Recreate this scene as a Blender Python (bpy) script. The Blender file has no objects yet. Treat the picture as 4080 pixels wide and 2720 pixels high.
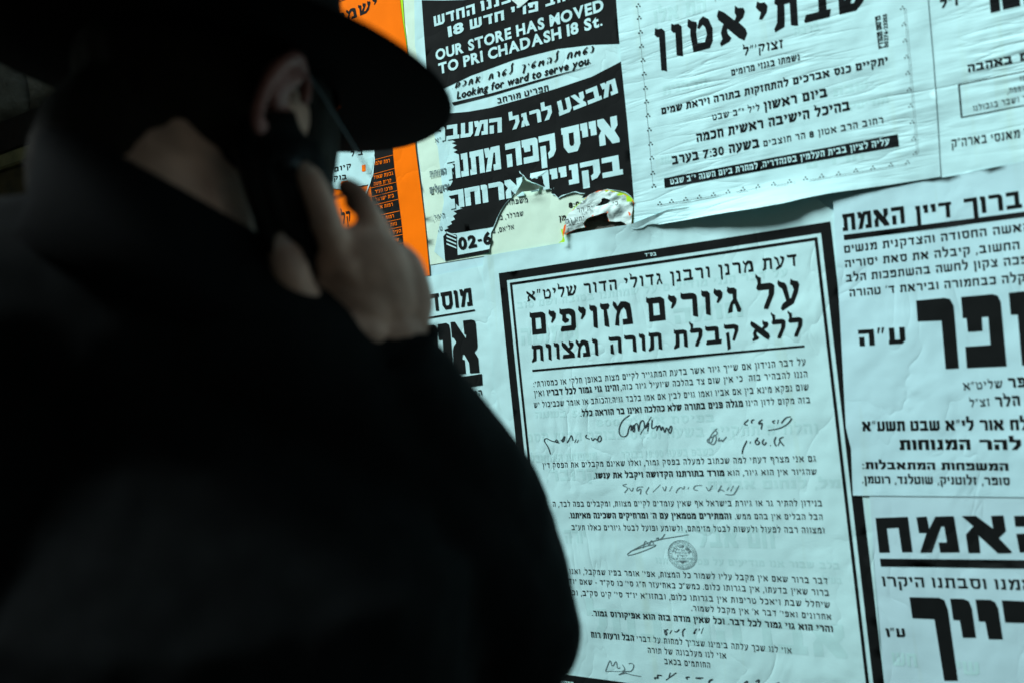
import bpy, bmesh, math, random, re
from mathutils import Vector, Matrix, noise
from mathutils.geometry import delaunay_2d_cdt, tessellate_polygon

random.seed(7)
S = bpy.context.scene
COL = S.collection
# ------------------------------------------------------------------ camera
# source picture 4080 x 2720, principal point in its middle
F = 1700 * 4080 / 2352.0                      # focal length in source pixels
PP = (2040.0, 1360.0)
EYE = 1.50                                    # camera height
DIST = 0.98                                   # distance camera - wall plane (y = 0)
_d1 = Vector((-3376 , 376, 1700)).normalized()
_c = -(_d1.x * .1 + _d1.y) / _d1.z
_dn = Vector((.1, 1, _c)).normalized()
AX, AZ = -_d1, -_dn                            # world X, Z in camera axes (right, down, forward)
AY = -AX.cross(AZ)
def c2w(v):                                   # camera vector -> world vector
    return Vector((v.dot(AX), v.dot(AY), v.dot(AZ)))
CAMP = Vector((0, -DIST, EYE))
def CP(x, y, z):                              # camera coordinates in metres -> world
    return CAMP + c2w(Vector((x, y, z)))
def DP(px, py, z):                            # 2352-wide picture position at depth z
    return CP((px - 1176) / 1700 * z, (py - 784) / 1700 * z, z)
def wall(sx, sy):                             # source pixel -> (X, Z) on the wall
    r = c2w(Vector((sx - PP[0], sy - PP[1], F)))
    t = DIST / r.y
    P = CAMP + r * t
    return Vector((P.x, P.z))

cam_d = bpy.data.cameras.new('camera')
cam = bpy.data.objects.new('camera', cam_d); COL.objects.link(cam)
rt, dn, fw = c2w(Vector((1, 0, 0))), c2w(Vector((0, 1, 0))), c2w(Vector((0, 0, 1)))
m = Matrix.Identity(4)
for i in range(3):
    m[i][0] = rt[i]; m[i][1] = -dn[i]; m[i][2] = -fw[i]; m[i][3] = CAMP[i]
cam.matrix_world = m
cam_d.sensor_width = 36
cam_d.lens = 36 * F / 4080
cam_d.clip_start = .02; cam_d.clip_end = 500
cam_d.dof.use_dof = True
cam_d.dof.focus_distance = 1.20
cam_d.dof.aperture_fstop = (cam_d.lens / 1000) / 0.0092
S.camera = cam

# ------------------------------------------------------------------ light
SUN_EL, SUN_AZ = math.radians(51), math.radians(227)      # azimuth clockwise from +Y
w = bpy.data.worlds.new('World'); S.world = w; w.use_nodes = True
nt = w.node_tree; nt.nodes.clear()
sky = nt.nodes.new('ShaderNodeTexSky'); sky.sky_type = 'NISHITA'; sky.sun_disc = False
sky.sun_elevation = SUN_EL; sky.sun_rotation = SUN_AZ
mix = nt.nodes.new('ShaderNodeMix'); mix.data_type = 'RGBA'; mix.blend_type = 'MULTIPLY'
mix.inputs['Factor'].default_value = 1
mix.inputs['B'].default_value = (1.0, 1.0, .74, 1)
bg = nt.nodes.new('ShaderNodeBackground'); bg.inputs['Strength'].default_value = .05
wo = nt.nodes.new('ShaderNodeOutputWorld')
nt.links.new(sky.outputs[0], mix.inputs['A']); nt.links.new(mix.outputs['Result'], bg.inputs[0])
nt.links.new(bg.outputs[0], wo.inputs[0])
sd = bpy.data.lights.new('sun', 'SUN'); sd.energy = 3.2; sd.angle = math.radians(18)
sd.color = (.87, .98, 1.0)
sun = bpy.data.objects.new('sun', sd); COL.objects.link(sun)
sdir = Vector((math.sin(SUN_AZ) * math.cos(SUN_EL), math.cos(SUN_AZ) * math.cos(SUN_EL), math.sin(SUN_EL)))
sun.rotation_euler = sdir.to_track_quat('Z', 'Y').to_euler()
S.view_settings.view_transform = 'Standard'; S.view_settings.look = 'None'
S.view_settings.exposure = 1.2; S.view_settings.gamma = 1
S.view_settings.use_curve_mapping = False
S.cycles.use_denoising = True
S.cycles.max_bounces = 5

# ------------------------------------------------------------------ materials
MATS = {}
def nodes(name):
    mt = bpy.data.materials.new(name); mt.use_nodes = True
    n = mt.node_tree.nodes; b = n['Principled BSDF']
    return mt, mt.node_tree, n, b
def paper(name, col, wr=.0012, kind='soft', rough=.85, blot=.05, spec=.05, tilt=0.0):
    """paper or print on paper: wrinkle relief runs in world space so print and sheet share it"""
    if name in MATS: return MATS[name]
    mt, t, n, b = nodes(name); L = t.links.new
    g = n.new('ShaderNodeNewGeometry')
    mp = n.new('ShaderNodeMapping'); L(g.outputs['Position'], mp.inputs[0])
    if kind == 'comb': mp.inputs['Rotation'].default_value = (0, .10, 0); mp.inputs['Scale'].default_value = (5.0, 5, 40)
    elif kind == 'crumple': mp.inputs['Scale'].default_value = (45, 45, 60)
    else: mp.inputs['Scale'].default_value = (11, 6, 7); mp.inputs['Rotation'].default_value = (0, .35, 0)
    nz = n.new('ShaderNodeTexNoise'); nz.inputs['Scale'].default_value = 1; nz.inputs['Detail'].default_value = 3.5
    nz.inputs['Distortion'].default_value = .55 if kind != 'comb' else .25
    L(mp.outputs[0], nz.inputs['Vector'])
    # ridge: folds rather than lumps
    s = n.new('ShaderNodeMath'); s.operation = 'SUBTRACT'; s.inputs[1].default_value = .5; L(nz.outputs['Fac'], s.inputs[0])
    a = n.new('ShaderNodeMath'); a.operation = 'ABSOLUTE'; L(s.outputs[0], a.inputs[0])
    p = n.new('ShaderNodeMath'); p.operation = 'POWER'; p.inputs[1].default_value = .55; L(a.outputs[0], p.inputs[0])
    # creases only here and there
    nm = n.new('ShaderNodeTexNoise'); nm.inputs['Scale'].default_value = 7; nm.inputs['Detail'].default_value = 1
    L(g.outputs['Position'], nm.inputs['Vector'])
    mr = n.new('ShaderNodeMapRange'); mr.inputs[1].default_value = .40; mr.inputs[2].default_value = .66; mr.inputs[3].default_value = .12
    L(nm.outputs['Fac'], mr.inputs[0])
    mu = n.new('ShaderNodeMath'); mu.operation = 'MULTIPLY'; L(p.outputs[0], mu.inputs[0]); L(mr.outputs[0], mu.inputs[1])
    ad = n.new('ShaderNodeMath'); ad.operation = 'ADD'; L(mu.outputs[0], ad.inputs[0])
    n2 = n.new('ShaderNodeTexNoise'); n2.inputs['Scale'].default_value = 16; n2.inputs['Detail'].default_value = 2; L(g.outputs['Position'], n2.inputs['Vector'])
    k = n.new('ShaderNodeMath'); k.operation = 'MULTIPLY'; k.inputs[1].default_value = 1.1; L(n2.outputs['Fac'], k.inputs[0]); L(k.outputs[0], ad.inputs[1])
    bp = n.new('ShaderNodeBump'); bp.inputs['Strength'].default_value = 1; bp.inputs['Distance'].default_value = wr
    L(ad.outputs[0], bp.inputs['Height'])
    # fibres
    n3 = n.new('ShaderNodeTexNoise'); n3.inputs['Scale'].default_value = 900; n3.inputs['Detail'].default_value = 2; L(g.outputs['Position'], n3.inputs['Vector'])
    bp2 = n.new('ShaderNodeBump'); bp2.inputs['Distance'].default_value = .00012; L(n3.outputs['Fac'], bp2.inputs['Height']); L(bp.outputs[0], bp2.inputs['Normal'])
    L(bp2.outputs[0], b.inputs['Normal'])
    # faint stains: glue, damp, show-through
    n4 = n.new('ShaderNodeTexNoise'); n4.inputs['Scale'].default_value = 9; n4.inputs['Detail'].default_value = 6; n4.inputs['Roughness'].default_value = .65
    L(g.outputs['Position'], n4.inputs['Vector'])
    r4 = n.new('ShaderNodeMapRange'); r4.inputs[1].default_value = .3; r4.inputs[2].default_value = .72
    r4.inputs[3].default_value = 1 - blot; r4.inputs[4].default_value = 1 + blot; L(n4.outputs['Fac'], r4.inputs[0])
    mx = n.new('ShaderNodeVectorMath'); mx.operation = 'MULTIPLY'
    mx.inputs[0].default_value = col; L(r4.outputs[0], mx.inputs[1]); L(mx.outputs[0], b.inputs['Base Color'])
    mp5 = n.new('ShaderNodeMapping'); mp5.inputs['Scale'].default_value = (38, 1, 3.2); L(g.outputs['Position'], mp5.inputs[0])
    n5 = n.new('ShaderNodeTexNoise'); n5.inputs['Scale'].default_value = 1; n5.inputs['Detail'].default_value = 4; L(mp5.outputs[0], n5.inputs['Vector'])
    r5 = n.new('ShaderNodeMapRange'); r5.inputs[1].default_value = .60; r5.inputs[2].default_value = .80; L(n5.outputs['Fac'], r5.inputs[0])
    m5 = n.new('ShaderNodeMix'); m5.data_type = 'RGBA'; m5.blend_type = 'MULTIPLY'; m5.inputs['B'].default_value = (.93, .90, .82, 1)
    L(r5.outputs[0], m5.inputs['Factor']); L(mx.outputs[0], m5.inputs['A']); L(m5.outputs['Result'], b.inputs['Base Color'])
    b.inputs['Roughness'].default_value = rough
    b.inputs['Specular IOR Level'].default_value = spec
    MATS[name] = mt; return mt
WHITE = (.51, .80, .81)
P_SOFT = paper('paper_white', WHITE, .0031)
P_COMB = paper('paper_white_combed', (.50, .795, .81), .0037, 'comb')
P_YEL = paper('paper_yellowed', (.63, .85, .70), .0022)
P_GREY = paper('paper_bluish', (.47, .74, .78), .0022)
P_CRUM = paper('paper_crumpled', (.60, .80, .77), .0014, 'crumple')
P_ORG = paper('paper_orange', (1.0, .19, .001), .0012)
P_LIME = paper('paper_lime', (.45, .85, .03), .0008)
P_FLUO = paper('paper_red_orange', (.95, .16, .03), .0008)
P_COOL = paper('paper_cool_white', (.48, .75, .795), .0031)
P_COOL2 = paper('paper_grey_white', (.48, .72, .77), .0020)
I_SOFT = paper('ink_black', (.008, .010, .010), .0031, rough=.8, spec=.06)
I_COMB = paper('ink_black_combed', (.008, .010, .011), .0037, 'comb', rough=.85, spec=.05)
I_GREY = paper('ink_worn', (.16, .24, .24), .0011, 'comb')
I_GHOST = paper('show_through_print', (.452, .742, .742), .0031, blot=.08)
I_GHOSTC = paper('show_through_print_combed', (.455, .75, .75), .0037, 'comb', blot=.08)
I_PEN = paper('pen_ink', (.03, .045, .05), .0013)
I_PENCIL = paper('pencil_grey', (.13, .2, .21), .0013)
def simple(name, col, rough=.6, metal=0, bump=None, spec=.4, var=0, vscale=20):
    mt, t, n, b = nodes(name); L = t.links.new
    b.inputs['Roughness'].default_value = rough; b.inputs['Metallic'].default_value = metal
    b.inputs['Specular IOR Level'].default_value = spec
    tc = n.new('ShaderNodeNewGeometry')
    nz = n.new('ShaderNodeTexNoise'); nz.inputs['Scale'].default_value = vscale; nz.inputs['Detail'].default_value = 7
    L(tc.outputs['Position'], nz.inputs['Vector'])
    r = n.new('ShaderNodeMapRange'); r.inputs[1].default_value = .3; r.inputs[2].default_value = .7
    r.inputs[3].default_value = 1 - var; r.inputs[4].default_value = 1 + var; L(nz.outputs['Fac'], r.inputs[0])
    mx = n.new('ShaderNodeVectorMath'); mx.operation = 'MULTIPLY'; mx.inputs[0].default_value = col
    L(r.outputs[0], mx.inputs[1]); L(mx.outputs[0], b.inputs['Base Color'])
    if bump:
        sc, dist = bump
        n2 = n.new('ShaderNodeTexNoise'); n2.inputs['Scale'].default_value = sc; n2.inputs['Detail'].default_value = 8
        n2.inputs['Roughness'].default_value = .62
        L(tc.outputs['Position'], n2.inputs['Vector'])
        bp = n.new('ShaderNodeBump'); bp.inputs['Distance'].default_value = dist; L(n2.outputs['Fac'], bp.inputs['Height'])
        L(bp.outputs[0], b.inputs['Normal'])
    return mt
M_STONE = simple('limestone_rough', (.26, .255, .22), .9, bump=(28, .02), var=.35, vscale=18)
M_MORTAR = simple('mortar_dark', (.09, .085, .075), .95, bump=(60, .006), var=.3)
M_WOODP = simple('painted_wood_yellowish', (.22, .20, .09), .6, bump=(60, .002), var=.3, vscale=30)
M_WOODB = simple('brown_wood', (.07, .052, .02), .7, bump=(50, .002), var=.35, vscale=25)
M_DARKW = simple('dark_wood', (.018, .012, .008), .7, bump=(50, .002), var=.3)
M_COAT = simple('black_wool', (.0050, .0060, .0063), .95, bump=(700, .0006), spec=.05, var=.2, vscale=60)
M_LAPEL = simple('black_collar_wool', (.0035, .0040, .0043), .95, bump=(700, .0005), spec=.05, var=.2)
M_FELT = simple('black_felt', (.0012, .0013, .0013), .98, bump=(500, .0004), spec=.02)
M_RIBBON = simple('hat_ribbon', (.002, .002, .002), .6, spec=.1)
M_SKIN = simple('skin', (.38, .232, .178), .6, bump=(260, .0006), spec=.3, var=.28, vscale=38)
M_EAR = simple('ear_skin', (.17, .065, .055), .55, spec=.3, var=.1, vscale=60)
M_NAIL = simple('fingernail', (.32, .23, .19), .3, spec=.5)
M_HAIR = simple('dark_brown_hair', (.0065, .0048, .003), .85, bump=(420, .0012), spec=.15, var=.4, vscale=120)
M_PHONE = simple('black_phone_plastic', (.003, .003, .0033), .5, spec=.15)
M_KEYS = simple('phone_keypad', (.012, .014, .016), .5, spec=.2)
M_METAL = simple('spectacle_metal', (.13, .15, .16), .4, metal=1)
M_SHOE = simple('black_leather', (.006, .006, .006), .3)
M_PAVE = simple('paving_stone', (.20, .19, .17), .85, bump=(30, .01), var=.25, vscale=8)
mt, t, n, b = nodes('spectacle_glass')
b.inputs['Roughness'].default_value = .05; b.inputs['Base Color'].default_value = (.6, .65, .65, 1); b.inputs['Alpha'].default_value = .03
M_GLASS = mt

# ------------------------------------------------------------------ object helpers
def empty(name, loc, label=None, cat=None, group=None, kind=None):
    o = bpy.data.objects.new(name, None); COL.objects.link(o); o.location = loc; o.empty_display_size = .05
    tag(o, label, cat, group, kind); return o
def tag(o, label=None, cat=None, group=None, kind=None):
    if label: o['label'] = label
    if cat: o['category'] = cat
    if group: o['group'] = group
    if kind: o['kind'] = kind
    return o
def mesh_obj(name, verts, faces, mat, parent=None, smooth=False):
    me = bpy.data.meshes.new(name)
    off = parent.location if parent is not None else Vector((0, 0, 0))
    if parent is not None and parent.parent is not None: off = off + parent.parent.location
    me.from_pydata([tuple(Vector(v) - off) for v in verts], [], faces)
    me.materials.append(mat); me.update()
    if smooth:
        me.polygons.foreach_set('use_smooth', [True] * len(me.polygons))
    o = bpy.data.objects.new(name, me); COL.objects.link(o)
    if parent is not None: o.parent = parent
    return o
def from_bm(name, bm, mat, parent=None, smooth=False):
    me = bpy.data.meshes.new(name); bm.to_mesh(me); bm.free()
    off = Vector((0, 0, 0)); q = parent
    while q is not None: off = off + q.location; q = q.parent
    me.transform(Matrix.Translation(-off)); me.materials.append(mat)
    if smooth: me.polygons.foreach_set('use_smooth', [True] * len(me.polygons))
    o = bpy.data.objects.new(name, me); COL.objects.link(o)
    if parent is not None: o.parent = parent
    return o

# ------------------------------------------------------------------ wall surface
def relief(X, Z):
    """broad swelling of the pasted layers (metres towards the viewer)"""
    p = Vector((X * 5.5, 0, Z * 5.5)); q = Vector((X * 2.1 + 9, 3, Z * 2.1))
    return .0016 * noise.noise(p) + .004 * noise.noise(q)
def inside(p, loop):
    x, y = p; r = False; j = len(loop) - 1
    for i in range(len(loop)):
        xi, yi = loop[i]; xj, yj = loop[j]
        if (yi > y) != (yj > y) and x < (xj - xi) * (y - yi) / (yj - yi) + xi: r = not r
        j = i
    return r
def densify(loop, step):
    out = []
    for i in range(len(loop)):
        a = Vector(loop[i]); b = Vector(loop[(i + 1) % len(loop)]); k = max(1, int((b - a).length / step))
        out += [tuple(a.lerp(b, j / k)) for j in range(k)]
    return out
def triang(loops, step=None):
    """triangles of a polygon with holes (even-odd), with grid points every step"""
    if step: loops = [densify(l, step) for l in loops]
    pts, edges = [], []
    for l in loops:
        s = len(pts); pts += [Vector(p) for p in l]
        edges += [(s + i, s + (i + 1) % len(l)) for i in range(len(l))]
    if step:
        xs = [p[0] for p in pts]; ys = [p[1] for p in pts]
        x = min(xs) + step * .5
        while x < max(xs):
            y = min(ys) + step * .5
            while y < max(ys):
                c = (x + random.uniform(-.2, .2) * step, y + random.uniform(-.2, .2) * step)
                if sum(inside(c, l) for l in loops) % 2: pts.append(Vector(c))
                y += step
            x += step
    v, e, f, *_ = delaunay_2d_cdt(pts, edges, [], 0, 1e-7)
    out = []
    for tri in f:
        c = sum((v[i] for i in tri), Vector((0, 0))) / len(tri)
        if sum(inside(c, l) for l in loops) % 2:
            a = 0
            for i in range(len(tri)):
                p, q = v[tri[i]], v[tri[(i + 1) % len(tri)]]; a += p.x * q.y - q.x * p.y
            out.append(tuple(tri) if a > 0 else tuple(reversed(tri)))
    return [tuple(p) for p in v], out
def on_wall(p, off, fn=None):
    h = relief(p[0], p[1]) + off + (fn(p[0], p[1]) if fn else 0)
    return (p[0], -h, p[1])
LAYER = .0007
FN = {}
def ow(p, off, parent): return on_wall(p, off, FN.get(parent.name) if parent is not None else None)
def px(crop, x, y):
    x0, y0, s = crop; return (x0 + x * s, y0 + y * s)
C1 = (1600, 0, 1000 / 2240); C2 = (1600, 500, 1000 / 2240); C3 = (2450, 0, 1300 / 2265); C4 = (1950, 850, 1400 / 2352)
C5 = (2000, 1550, 1400 / 2352); C6 = (2100, 2200, 1400 / 2352); C7 = (3200, 700, 880 / 1380); C8 = (3200, 1700, 880 / 1353)
O4 = (1250, 0, 500 / 2240); O5 = (1350, 600, 400 / 1394); O6 = (1600, 1050, 450 / 1176); O7 = (3500, 0, 580 / 1299)
Q1 = (2150, 650, 500 / 2240); RAW = (0, 0, 1)
def W(crop, pts): return [tuple(wall(*px(crop, *p))) for p in pts]
def sheet(name, loops, mat, off, parent=None, step=.012, fn=None, jag=0):
    if jag:
        nl = []
        for l in loops:
            l = densify(l, .004)
            nl.append([(p[0] + random.uniform(-jag, jag), p[1] + random.uniform(-jag, jag)) for p in l])
        loops = nl
    v, f = triang(loops, step)
    return mesh_obj(name, [on_wall(p, off, fn) for p in v], f, mat, parent, True)
def ink_poly(crop, pts, mat, off, parent, name='printed_shape', step=.012, holes=()):
    loops = [W(crop, pts)] + [W(crop, h) for h in holes]
    return sheet(name, loops, mat, off, parent, step, FN.get(parent.name))

crum = None
# ------------------------------------------------------------------ lettering
FR = {  # bold book face; units: letter height 100
'א': (88, [[(6,106),(22,94),(54,62),(63,74),(58,84),(60,106),(68,96),(84,92),(87,80),(80,64),(63,54),(84,30),(88,14),(78,-5),(62,8),(28,44),(24,38),(27,26),(36,13),(30,4),(4,-4),(2,6),(11,16),(8,36),(15,54),(20,60),(4,76),(0,90)]]),
'ב': (82, [[(6,106),(15,100),(56,100,8),(71,94,8),(69,24),(82,24),(77,0),(2,0),(0,5),(7,24),(48,24),(50,74),(14,75),(4,83),(3,96)]]),
'ג': (54, [[(8,106),(16,100),(32,99),(41,90),(38,54),(52,8),(47,-3),(36,0),(29,32),(22,31),(18,2),(0,-3),(3,14),(15,42),(24,52),(24,74),(11,76),(4,86)]]),
'ד': (76, [[(6,106),(14,100),(76,100),(74,78),(63,75),(60,-3),(48,1),(42,5),(45,75),(14,76),(4,84)]]),
'ה': (76, [[(6,106),(14,100),(62,100,8),(75,92,8),(71,-3),(60,0),(52,5),(55,75),(14,76),(4,84)],[(11,54),(26,59),(28,-3),(17,0),(8,4)]]),
'ו': (38, [[(6,106),(13,100),(28,99),(37,89),(33,-3),(24,0),(15,5),(18,75),(10,76),(4,85)]]),
'ז': (44, [[(4,106),(12,100),(38,100),(43,92),(37,77),(29,74),(33,30),(33,-3),(22,0),(13,5),(15,74),(6,78),(1,90)]]),
'ח': (76, [[(6,106),(14,100),(62,100,8),(74,92,8),(73,-3),(62,0),(54,4),(56,75),(29,75),(30,-3),(18,0),(9,4),(12,75),(4,84)]]),
'ט': (80, [[(4,106),(14,96),(28,90),(30,80),(24,60),(26,24),(54,22),(64,44),(60,66),(50,76),(38,66),(34,70),(42,92),(54,101),(70,88),(80,58),(77,20),(66,0),(13,0),(8,56),(10,72),(1,84)]]),
'י': (36, [[(6,106),(14,98),(28,97),(36,84),(32,64),(16,44),(9,47),(17,68),(8,76),(1,88)]]),
'כ': (70, [[(6,106),(14,100),(42,100,12),(68,94,16),(70,50,8),(67,10,14),(48,0,10),(2,0),(1,8),(7,24),(44,24,6),(50,50,6),(45,74,6),(12,76),(4,84)]]),
'ך': (68, [[(6,106),(14,100),(56,100,8),(69,92,8),(64,-38),(54,-32),(46,-30),(48,75),(12,76),(4,84)]]),
'ל': (66, [[(4,142),(14,129),(22,124),(20,100),(54,100,8),(68,90,8),(63,54),(36,-3),(21,0),(24,12),(43,52),(46,74),(6,75),(1,84),(8,102),(7,118),(2,128)]]),
'מ': (80, [[(4,106),(14,99),(21,82),(36,101),(56,100,8),(74,88),(77,60),(79,0),(36,0),(37,24),(56,24),(54,60),(46,74),(33,64),(23,40),(20,-3),(2,2),(10,42),(16,60),(5,78),(0,90)]]),
'ם': (80, [[(6,106),(14,100),(66,100,8),(78,88),(76,0),(9,0),(12,76),(4,84)],[(30,75),(55,75),(55,24),(29,24)]]),
'נ': (44, [[(6,106),(12,100),(30,100,6),(39,88),(37,24),(42,0),(2,0),(0,6),(6,24),(20,24),(20,74),(10,76),(2,86)]]),
'ן': (36, [[(6,106),(13,100),(28,99),(36,88),(31,-38),(23,-32),(15,-30),(18,75),(10,76),(3,85)]]),
'ס': (80, [[(6,106),(14,100),(60,100,10),(80,88,16),(78,30,18),(54,-2,14),(30,-2,10),(12,24,14),(14,76),(4,84)],[(32,75),(57,75),(60,44),(50,22),(40,22),(31,42)]]),
'ע': (74, [[(4,106),(14,97),(27,92),(32,80),(38,30),(42,28),(55,60),(52,76),(44,84),(48,106),(57,97),(72,92),(76,78),(68,48),(50,8),(8,-16),(3,-6),(12,12),(25,20),(15,70),(4,80),(0,92)]]),
'פ': (76, [[(6,106),(14,100),(54,100,10),(76,88,14),(74,14),(66,0),(4,0),(2,8),(9,24),(52,24),(56,62),(46,75),(33,75),(33,60),(45,52),(41,41),(25,36),(13,48),(16,72),(4,82)]]),
'ף': (76, [[(6,106),(14,100),(54,100,10),(76,88,14),(70,-38),(60,-32),(52,-30),(56,62),(46,75),(33,75),(33,60),(45,52),(41,41),(25,36),(13,48),(16,72),(4,82)]]),
'צ': (74, [[(4,106),(14,96),(25,90),(30,82),(42,62),(50,70),(45,84),(48,106),(57,97),(71,93),(75,80),(64,60),(51,50),(73,24),(74,0),(2,0),(1,8),(7,24),(44,24),(9,66),(1,82)]]),
'ץ': (70, [[(4,106),(14,96),(24,90),(28,78),(34,58),(46,74),(42,86),(46,106),(54,97),(68,92),(70,78),(54,58),(36,44),(33,-38),(24,-32),(16,-30),(18,44),(7,72),(1,86)]]),
'ק': (76, [[(6,106),(14,100),(60,100,8),(76,88),(72,60),(50,8),(39,12),(44,30),(55,62),(53,75),(14,76),(4,84)],[(11,54),(27,59),(28,-30),(20,-34),(12,-40)]]),
'ר': (70, [[(6,106),(14,100),(48,100,10),(68,92,14),(66,-3),(55,0),(46,5),(49,74),(12,76),(4,84)]]),
'ש': (98, [[(4,106),(14,97),(26,92),(28,80),(24,34),(40,64),(36,84),(40,106),(49,97),(61,92),(62,76),(40,26),(54,24),(76,56),(73,80),(74,106),(84,97),(97,93),(98,76),(80,22),(58,0),(9,0),(10,66),(1,82)]]),
'ת': (78, [[(10,106),(18,100),(62,100,8),(76,90),(74,-3),(64,0),(55,4),(57,75),(35,75),(33,32),(30,4),(2,-7),(0,3),(11,22),(16,76),(7,84)]]),
}
HM = {  # heavy poster sans
'א': (92, [[(0,100),(28,100),(60,58),(60,100),(88,100),(88,64),(72,46),(91,14),(91,0),(60,0),(28,42),(28,0),(2,0),(2,38),(15,56),(0,78)]]),
'ב': (84, [[(4,100),(72,100),(72,26),(84,26),(84,0),(2,0),(2,26),(46,26),(46,74),(4,74)]]),
'ג': (58, [[(10,100),(46,100),(46,46),(58,0),(32,0),(26,26),(24,0),(0,0),(10,44),(20,48),(20,75),(10,75)]]),
'ד': (78, [[(0,100),(78,100),(78,76),(68,76),(68,0),(42,0),(42,75),(0,75)]]),
'ה': (78, [[(0,100),(78,100),(78,0),(52,0),(52,75),(0,75)],[(3,54),(29,54),(29,0),(3,0)]]),
'ו': (32, [[(0,100),(22,100,6),(31,92),(31,0),(5,0),(5,75),(0,75)]]),
'ז': (46, [[(0,100),(46,100),(46,76),(36,76),(36,0),(10,0),(10,76),(0,76)]]),
'ח': (78, [[(0,100),(78,100),(78,0),(52,0),(52,75),(27,75),(27,0),(1,0)]]),
'ט': (82, [[(0,100),(26,100),(26,25),(56,25),(56,75),(38,75),(38,100),(82,100),(82,16),(68,0),(0,0)]]),
'י': (32, [[(0,100),(31,100),(31,46),(6,46),(6,74),(0,74)]]),
'כ': (74, [[(0,100),(74,100,8),(74,0,8),(0,0),(0,26),(48,26),(48,74),(0,74)]]),
'ך': (74, [[(0,100),(74,100),(74,-38),(48,-38),(48,75),(0,75)]]),
'ל': (68, [[(0,138),(26,138),(26,100),(68,100),(68,46),(42,0),(12,0),(40,48),(42,75),(0,75)]]),
'מ': (86, [[(0,100),(25,100),(31,86),(38,100),(86,100),(86,0),(46,0),(46,25),(60,25),(60,75),(50,75),(28,0),(1,0),(19,60),(6,60)]]),
'ם': (80, [[(0,100),(80,100),(80,0),(4,0),(4,75),(0,75)],[(30,75),(54,75),(54,25),(30,25)]]),
'נ': (46, [[(6,100),(42,100),(42,0),(0,0),(0,25),(16,25),(16,75),(6,75)]]),
'ן': (32, [[(0,100),(31,100),(31,-38),(5,-38),(5,75),(0,75)]]),
'ס': (84, [[(0,100),(84,100),(84,26),(68,0),(24,0),(6,26),(6,75),(0,75)],[(32,75),(58,75),(58,34),(52,24),(38,24),(32,34)]]),
'ע': (80, [[(4,100),(30,100),(30,25),(54,25),(54,100),(80,100),(80,22),(64,0),(0,0),(0,25),(4,25)]]),
'פ': (80, [[(0,100),(72,100,6),(80,90),(80,0),(4,0),(4,26),(54,26),(54,72),(40,72),(40,48),(12,48),(8,70),(0,70)]]),
'ף': (80, [[(0,100),(72,100,6),(80,90),(80,-38),(54,-38),(54,72),(40,72),(40,48),(12,48),(8,70),(0,70)]]),
'צ': (78, [[(0,100),(27,100),(49,60),(49,100),(76,100),(76,58),(62,41),(78,22),(78,0),(0,0),(0,25),(44,25)]]),
'ץ': (74, [[(0,100),(26,100),(34,66),(46,70),(46,100),(72,100),(72,62),(54,46),(40,42),(40,-38),(14,-38),(14,44)]]),
'ק': (80, [[(0,100),(80,100),(80,30),(66,8),(44,0),(42,24),(54,34),(54,75),(0,75)],[(5,57),(31,57),(31,-34),(5,-34)]]),
'ר': (74, [[(0,100),(60,100,8),(74,86,8),(74,0),(48,0),(48,75),(0,75)]]),
'ש': (102, [[(0,100),(25,100),(25,25),(38,25),(38,100),(63,100),(63,25),(76,25),(76,100),(102,100),(102,20),(84,0),(2,0)]]),
'ת': (82, [[(4,100),(82,100),(82,0),(56,0),(56,75),(35,75),(35,0),(0,0),(0,24),(9,24),(9,75),(4,75)]]),
}
# slender handwriting: open strokes
HW = {
'א': (60, [[(10,0),(18,50),(14,90)],[(50,80),(20,45),(52,4)]]), 'ב': (55, [[(5,80),(40,82),(46,60),(30,20),(8,4),(50,2)]]),
'ג': (40,[[(6,78),(30,60),(32,30),(8,0)]]), 'ד': (50,[[(6,70),(30,80),(40,60),(24,40),(38,10),(34,-28)]]), 'ה': (56,[[(6,80),(40,82),(50,50),(46,2)],[(22,40),(14,2)]]),
'ו': (16,[[(6,84),(10,60),(9,0)]]), 'ז': (30,[[(6,80),(22,60),(10,0)]]), 'ח': (50,[[(8,0),(14,70),(36,84),(46,50),(44,0)]]),
'ט': (56,[[(44,90),(20,60),(8,10),(36,0),(50,30),(30,50)]]), 'י': (14,[[(6,84),(9,55)]]), 'כ': (44,[[(8,80),(36,74),(38,20),(6,2)]]), 'ך': (44,[[(6,80),(38,78),(36,30),(30,-40)]]),
'ל': (46,[[(34,150),(20,120),(30,70),(32,30),(10,0)]]), 'מ': (56,[[(6,0),(16,84),(26,30),(48,84),(50,0)]]), 'ם': (56,[[(8,0),(12,60),(30,84),(50,60),(34,10),(14,20)]]),
'נ': (34,[[(10,84),(26,60),(26,4),(4,0)]]), 'ן': (16,[[(6,84),(10,30),(8,-42)]]), 'ס': (52,[[(10,60),(30,84),(46,50),(28,4),(10,30),(14,64)]]),
'ע': (44,[[(40,84),(24,20),(6,-20)],[(8,84),(20,40)]]), 'פ': (50,[[(6,70),(26,84),(44,50),(26,6),(10,26),(24,44)]]), 'צ': (44,[[(8,60),(28,84),(24,50),(40,30),(20,-20),(6,10)]]),
'ץ': (44,[[(8,40),(28,90),(24,30),(14,-40)]]),
'ק': (48,[[(8,60),(12,-34)],[(10,82),(40,74),(32,20)]]), 'ר': (44,[[(6,80),(34,80),(38,4)]]), 'ש': (54,[[(44,90),(14,60),(10,14),(30,0),(44,30),(26,46),(14,30)]]),
'ת': (56,[[(4,0),(16,10),(20,70),(40,80),(48,0)]]), '.': (12,[[(4,0),(8,4)]]), ' ': (40, []), ',': (12,[[(6,8),(2,-12)]]),
}
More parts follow.
